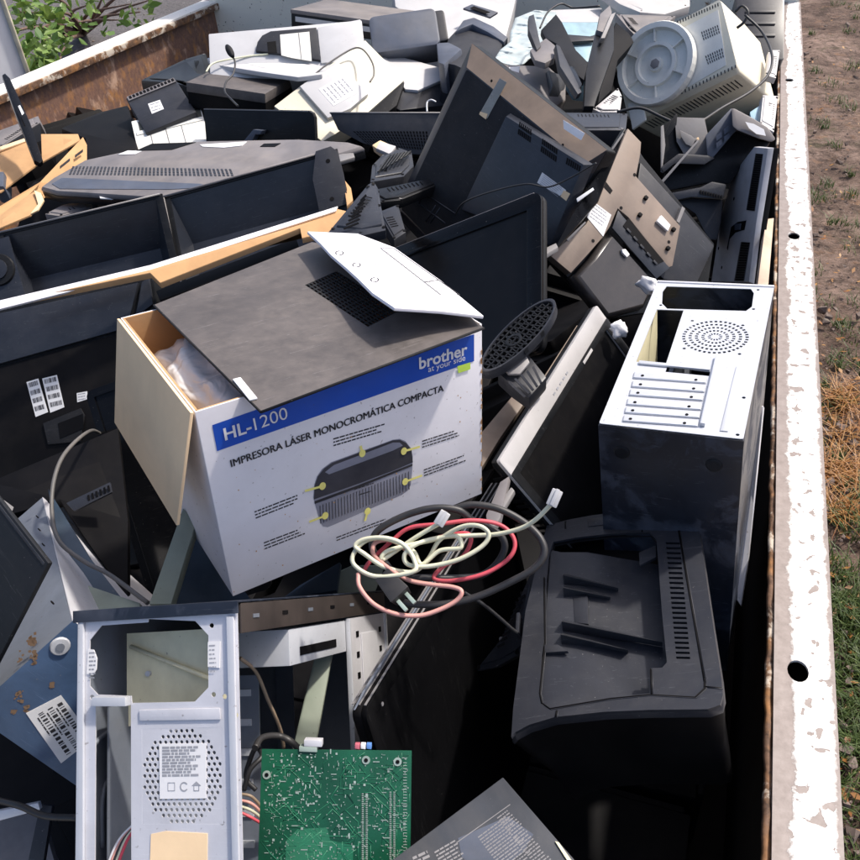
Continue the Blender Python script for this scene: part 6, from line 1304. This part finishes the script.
t,F,D=T('mesh_soundbar','mesh_bar','dark curved soundbar with a fine mesh front, in the middle of the load','soundbar'); X,Yh,Zh=D[0]/2,D[1]/2,D[2]/2; y=-Yh
P=F.fs([(330,113),(445,113),(445,154),(425,155),(395,153),(362,143),(338,130)],y)
MB().loft([[(a,y,b) for a,b in P],[(a,y+.05,b) for a,b in P]]).build('body',K['dgreyd'] if 'dgreyd' in K else K['blueblack'],t,.002)
MB().tube([(P[0][0],y,P[0][1]),(P[1][0],y,P[1][1])],.003,6).build('top_edge',K['midgrey'],t)
grid(F,[(352,131),(428,131),(430,151),(368,145)],24,6,y,t,'void','mesh_hole',.55)
t,F,D=T('far_black_printer','far_box','flat dark unit with a lighter side against the cream headboard','desktop computer'); X,Yh,Zh=D[0]/2,D[1]/2,D[2]/2
MB().box(-X,X,-Yh,Yh,-Zh,Zh-.003).build('body',K['black'],t,.003); MB().box(-X-.002,X+.002,-Yh-.002,Yh,Zh-.003,Zh+.012).build('lid',K['greydust'],t,.003)
MB().box(-X+.02,X,-Yh-.003,-Yh-.0004,Zh-.03,Zh-.012).build('pale_stripe',K['white'],t)
t,F,D=T('black_crate','top_right_black','blue black plastic housing in the far corner beside the white rail','housing'); X,Yh,Zh=D[0]/2,D[1]/2,D[2]/2; y=-Yh
MB().prism(rr(-X,X,-Zh,Zh,.01,3),-Yh,Yh).build('body',K['blueblack'],t,.006)
for k in range(3): MB().box(-X+.03,X-.03,y-.004,y-.0003,Zh-.1-k*.05,Zh-.09-k*.05).build('moulded_step',K['dgrey'],t,.001)
slab('pale_strip',[at(763,95,2.3),at(778,96,2.3),at(774,132,2.2),at(760,124,2.2)],.02,K['silver'],'pale grey strip between the beige monitor and the rail','strip')
slab('pale_strip_upper',[at(769,50,2.7),at(780,50,2.7),at(776,78,2.6),at(766,75,2.6)],.02,K['silver'],'pale grey piece behind the beige monitor close to the rail','strip')
slab('teal_sliver',[at(750,112,2.28),at(762,104,2.3),at(762,122,2.25),at(752,125,2.25)],.01,K['teal'],'small teal sliver below the beige monitor','plastic piece')
# far middle: white printer, dark rounded unit, film, pale blue bin, brackets
t=thing('white_office_printer',Matrix.Translation(at(465,15,3.5)),'large white printer at the far side near the headboard','printer')
cs2('body',[(392,-20,3.75),(520,-20,3.75),(514,8,3.6),(505,42,3.45),(470,55,3.35),(445,40,3.4),(395,6,3.6)],'white',.2,t,.01)
cs2('control_panel',[(463,8,3.44),(472,4,3.46),(498,12,3.41),(490,17,3.39)],'bluegrey',.008,t,.002)
cs2('display',[(470,8,3.425),(474,6,3.43),(490,12,3.395),(485,13.5,3.39)],'void',.002,t,0)
t=thing('rounded_grey_unit',Matrix.Translation(at(472,50,2.9)),'rounded smoky grey plastic unit behind the large tilted monitor','plastic unit')
cs2('dome',[(447,38,3.0),(458,26,3.08),(474,22,3.1),(492,30,3.05),(504,40,2.98),(500,62,2.8),(480,76,2.7),(455,62,2.75),(440,62,2.8)],'dgrey',.15,t,.02)
cs2('rim',[(455,32,3.0),(463,20,3.06),(474,17,3.08),(494,26,3.02),(508,37,2.97),(504,42,2.95),(488,32,2.99),(472,24,3.03),(462,28,3.01)],'bluegrey',.03,t,.006)
cs2('side',[(436,42,2.95),(450,42,2.95),(462,48,2.85),(444,64,2.75),(438,62,2.78)],'bluegrey',.1,t,.012)
def crumple(name,P,mat,label,cat,amp=.012,seed=1):
    W=[at(*p) for p in P]; c=sum(W,Vector())/len(W); bm=bmesh.new(); vs=[bm.verts.new(p-c) for p in W]; f=bm.faces.new(vs)
    bmesh.ops.triangulate(bm,faces=[f]); 
    for _ in range(4): bmesh.ops.subdivide_edges(bm,edges=bm.edges,cuts=1,use_grid_fill=True)
    from mathutils import noise as mn
    n=(c-CPOS).normalized()
    for v in bm.verts: v.co+=n*(mn.noise(v.co*28+Vector((seed,0,0)))*amp+mn.noise(v.co*70)*amp*.4)
    g=bmesh.ops.extrude_face_region(bm,geom=bm.faces[:]); 
    for e in g['geom']:
        if isinstance(e,bmesh.types.BMVert): e.co+=n*.002
    bmesh.ops.recalc_face_normals(bm,faces=bm.faces); me=bpy.data.meshes.new(name); bm.to_mesh(me); bm.free(); me.materials.append(mat)
    me.polygons.foreach_set('use_smooth',[True]*len(me.polygons))
    o=bpy.data.objects.new(name,me); col.objects.link(o); o.location=c; tag(o,label,cat); return o
crumple('plastic_film',[(510,34,2.95),(515,18,3.05),(535,10,3.1),(556,12,3.1),(560,28,2.95),(540,50,2.8),(524,64,2.7),(512,66,2.68),(494,60,2.7),(500,50,2.8),(510,42,2.88)],K['paleteal'],'crumpled pale blue plastic film draped behind the tilted monitor','plastic film',.02)
t=thing('pale_blue_bin',Matrix.Translation(at(580,30,3.1)),'pale blue plastic box behind the black brackets','plastic box')
cs2('lid',[(548,10,3.35),(602,8,3.35),(600,22,3.2),(562,22,3.2),(550,18,3.25)],'paleteal2' if 'paleteal2' in K else 'white',.02,t,.003)
cs2('side',[(560,22,3.19),(600,22,3.19),(596,40,3.1),(592,62,3.0),(578,60,3.0),(564,40,3.1)],'teal',.15,t,.004)
cs2('dark_band',[(564,34,3.085),(590,36,3.08),(597,34,3.08),(594,40,3.06),(566,42,3.05)],'dgrey',.01,t,.002)
t=thing('grey_office_unit',Matrix.Translation(at(530,80,2.6)),'grey desktop printer with a white sticker behind the tilted monitor','printer')
cs2('body',[(498,64,2.62),(548,66,2.66),(566,82,2.6),(566,100,2.5),(552,110,2.45),(530,106,2.35),(505,80,2.5)],'greydust',.15,t,.005)
cs2('front_block',[(548,70,2.60),(562,75,2.6),(566,84,2.58),(562,104,2.5),(545,104,2.45),(552,86,2.5)],'dgrey',.02,t,.004)
cs2('sticker',[(509,67,2.595),(520,66,2.60),(519,73,2.575),(508,72,2.58)],'paper',.002,t,0)
def arm(name,P,w_,th,mat,label,cat,parent=None):
    W=[at(*p) for p in P]; mb=MB(); 
    return None
brk=[ # black stand brackets: outline with depth each
 ('bracket',[(529,16,2.62),(534,14,2.63),(541,46,2.5),(537,50,2.48),(529,30,2.55)],'dgrey','short dark upright tongue left of the black bracket heap'),
 ('bracket',[(541,30,2.62),(556,14,2.7),(562,22,2.66),(576,50,2.5),(588,62,2.42),(584,80,2.36),(570,70,2.4),(556,44,2.5),(545,38,2.56)],'black2','bent black bracket plate lying in the far heap'),
 ('bracket',[(530,50,2.5),(546,38,2.54),(556,46,2.5),(554,58,2.45),(545,63,2.42),(535,60,2.44)],'greydust','dusty grey round bracket foot in the far heap'),
 ('bracket',[(556,44,2.45),(560,46,2.45),(582,92,2.3),(578,94,2.28),(560,66,2.36)],'dgrey','thin slanted dark leg in the far bracket heap'),
 ('bracket',[(596,30,2.55),(614,22,2.6),(614,50,2.5),(594,106,2.25),(584,106,2.25),(586,70,2.4)],'black','tall black post of a bracket beside the pale blue box'),
 ('bracket',[(600,14,2.6),(610,5,2.66),(612,12,2.62),(603,32,2.52),(597,30,2.52)],'greydust','pale dusty top of the tall black bracket'),
 ('bracket',[(611,14,2.58),(616,12,2.6),(605,38,2.48),(601,38,2.47)],'midgrey','narrow grey strip beside the tall black bracket'),
 ('clasp',[(567,66,2.40),(574,66,2.4),(582,84,2.33),(578,92,2.29),(570,82,2.33)],'gloss','small glossy clasp in the far bracket heap'),
]
for n,P,m,lb in brk: slab(n,[at(*p) for p in P],.018,K[m],lb,'bracket',bevel=.002)
slab('dark_tabletop_unit',[at(616,14,2.9),at(640,16,2.95),at(676,16,2.95),at(660,28,2.8),at(638,38,2.65),at(628,28,2.7)],.04,K['greydust'],'flat dusty grey unit beyond the beige monitor','desktop unit',bevel=.003)
slab('white_sheet_metal',[at(600,-10,3.3),at(690,-12,3.4),at(690,6,3.2),at(665,14,3.1),at(640,12,3.05),at(620,4,3.15)],.03,K['silver'],'pale white metal cover near the far headboard','metal cover',bevel=.003)
slab('black_unit_side',[at(616,22,2.7),at(630,34,2.62),at(634,42,2.58),at(618,60,2.5),at(612,90,2.4),at(598,104,2.3),at(604,60,2.45)],.05,K['void'],'black side of a unit left of the swivel base','unit',bevel=.003)
slab('white_case_edge',[at(593,109,2.28),at(618,88,2.36),at(622,96,2.34),at(620,112,2.28),at(600,112,2.25)],.03,K['silver'],'slanted pale case edge under the beige monitor','case edge')
slab('dark_monitor_top',[at(556,112,2.2),at(628,113,2.2),at(626,130,2.12),at(560,130,2.1)],.05,K['blueblack'],'dark monitor edge behind the brown stand mount','monitor',bevel=.004)
cable('thin_far_wire',[(540,28,2.6),(548,12,2.7),(560,4,2.75),(568,6,2.75),(575,8,2.75),(600,6,2.72)],.003,K['rubber'],'thin black wire arching over the pale blue box')
# microphone
mc=cable('microphone',[(230,52,2.6),(235,62,2.58),(233,74,2.55),(226,82,2.52),(225,92,2.48),(232,100,2.45),(238,106,2.4)],.0028,K['rubber'],'small black microphone on a bent wire in front of the white keyboard','microphone')
m=MB(); pa,pb=at(227,46,2.60),at(233,57,2.58); m.tube(catmull([pa,(pa+pb)/2,pb],4),lambda u:.009*math.sin(math.pi*(.15+.75*u))+.002,10); mh=m.build('foam_head',K['black2'],None); mh.parent=mc; mh.location=-mc.location
cable('white_keyboard_lead',[(206,72,2.8),(212,64,2.84),(226,60,2.86),(250,56,2.88),(268,54,2.88)],.003,K['creamc'],'off white keyboard lead lying across the upturned keyboard')
# tube-mesh junk between mesh bar and grey monitor
slab('yellow_connector',[at(372,145,2.2),at(380,140,2.2),at(394,146,2.18),at(386,156,2.15)],.02,K['cream'],'small yellowish block under the soundbar','block',bevel=.002)
slab('silver_connector',[at(380,141,2.19),at(396,146,2.17),at(390,154,2.14),at(376,148,2.16)],.01,K['silver'],'small silver block beside the yellowish one','block',bevel=.002)
ru_=slab('ribbed_black_unit',[at(382,155,2.15),at(398,147,2.18),at(412,152,2.16),at(414,166,2.1),at(404,176,2.0),at(370,182,1.95),at(372,165,2.05)],.05,K['dgrey'],'ribbed dark unit under the curved soundbar','unit',bevel=.004)
for k in range(7): slab('unit_rib',[at(377+k*4.5,172-k*2.5,1.99+k*.012),at(379+k*4.5,171-k*2.5,1.99+k*.012),at(391+k*3.4,154-k*.6,2.11+k*.004),at(389+k*3.4,154.5-k*.6,2.11+k*.004)],.002,K['black'],None,None,parent=ru_,bevel=0)
slab('grey_tongue',[at(336,155,1.98),at(353,151,2.0),at(355,157,1.98),at(338,162,1.95)],.01,K['midgrey'],'small pale grey tongue beyond the screw flange','plastic tongue',bevel=.002)
slab('brown_card_scrap',[at(343,178,1.9),at(351,188,1.88),at(353,200,1.84),at(347,206,1.83)],.01,K['card'],'scrap of brown card behind the screw flange','cardboard scrap')
slab('long_dark_rail',[at(362,192,1.9),at(440,176,1.95),at(445,182,1.93),at(400,200,1.86),at(380,202,1.84)],.02,K['black'],'long dark plastic rail in the gap left of the tilted monitor','rail',bevel=.003)
slab('second_dark_rail',[at(378,212,1.8),at(398,204,1.82),at(406,232,1.74),at(394,240,1.72)],.03,K['dgrey'],'dark grey block below the tilted monitor','block',bevel=.003)
slab('pale_diagonal_strip',[at(541,250,1.5),at(556,243,1.52),at(558,247,1.5),at(543,256,1.48)],.008,K['midgrey'],'pale thin strip behind the black television corner','strip')
# ---------------------------------------------------------------- buried equipment filling the bed below
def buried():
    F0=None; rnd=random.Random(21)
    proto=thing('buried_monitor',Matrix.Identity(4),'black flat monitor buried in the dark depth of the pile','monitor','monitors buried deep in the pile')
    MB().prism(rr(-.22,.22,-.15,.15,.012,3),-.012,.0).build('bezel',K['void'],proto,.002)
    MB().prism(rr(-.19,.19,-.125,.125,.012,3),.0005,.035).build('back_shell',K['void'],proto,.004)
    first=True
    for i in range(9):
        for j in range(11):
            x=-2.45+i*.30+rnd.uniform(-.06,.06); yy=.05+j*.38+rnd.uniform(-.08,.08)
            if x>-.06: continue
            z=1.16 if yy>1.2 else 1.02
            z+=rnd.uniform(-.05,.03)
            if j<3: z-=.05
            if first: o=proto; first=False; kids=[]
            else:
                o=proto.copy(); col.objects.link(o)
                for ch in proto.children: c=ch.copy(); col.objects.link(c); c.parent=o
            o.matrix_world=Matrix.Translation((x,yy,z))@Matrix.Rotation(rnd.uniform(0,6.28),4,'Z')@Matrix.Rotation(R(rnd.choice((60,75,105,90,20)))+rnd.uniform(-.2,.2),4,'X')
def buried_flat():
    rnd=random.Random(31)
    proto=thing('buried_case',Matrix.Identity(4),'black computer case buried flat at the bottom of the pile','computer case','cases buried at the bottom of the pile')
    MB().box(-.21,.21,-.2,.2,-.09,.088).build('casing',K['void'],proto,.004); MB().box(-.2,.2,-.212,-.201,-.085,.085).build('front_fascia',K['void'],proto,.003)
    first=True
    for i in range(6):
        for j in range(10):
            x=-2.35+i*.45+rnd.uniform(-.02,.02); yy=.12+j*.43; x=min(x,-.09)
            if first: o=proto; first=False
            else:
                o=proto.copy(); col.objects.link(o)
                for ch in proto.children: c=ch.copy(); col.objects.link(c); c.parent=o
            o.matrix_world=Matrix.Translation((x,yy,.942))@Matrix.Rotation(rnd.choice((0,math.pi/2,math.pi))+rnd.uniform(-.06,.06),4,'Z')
buried_flat()
buried()
# ================================================================== LIGHT
w=bpy.data.worlds.new('World'); sc.world=w; w.use_nodes=True; nt=w.node_tree
sky=nt.nodes.new('ShaderNodeTexSky'); sky.sky_type='NISHITA'; sky.sun_disc=False
SUN=Vector((.42,.40,.82)).normalized(); sky.sun_elevation=math.asin(SUN.z); sky.sun_rotation=math.atan2(SUN.x,SUN.y)
sky.dust_density=4.5; sky.air_density=.8; sky.altitude=200
nt.links.new(sky.outputs[0],nt.nodes['Background'].inputs[0]); nt.nodes['Background'].inputs[1].default_value=.145
l=bpy.data.lights.new('sun','SUN'); l.energy=3.1; l.angle=R(3); l.color=(1,.93,.84); lo=bpy.data.objects.new('sun',l); col.objects.link(lo)
lo.rotation_euler=(-SUN).to_track_quat('-Z','Y').to_euler()
sc.view_settings.view_transform='Standard'; sc.view_settings.look='None'; sc.view_settings.gamma=1; sc.view_settings.exposure=.6
sc.render.engine='CYCLES'; sc.cycles.max_bounces=8
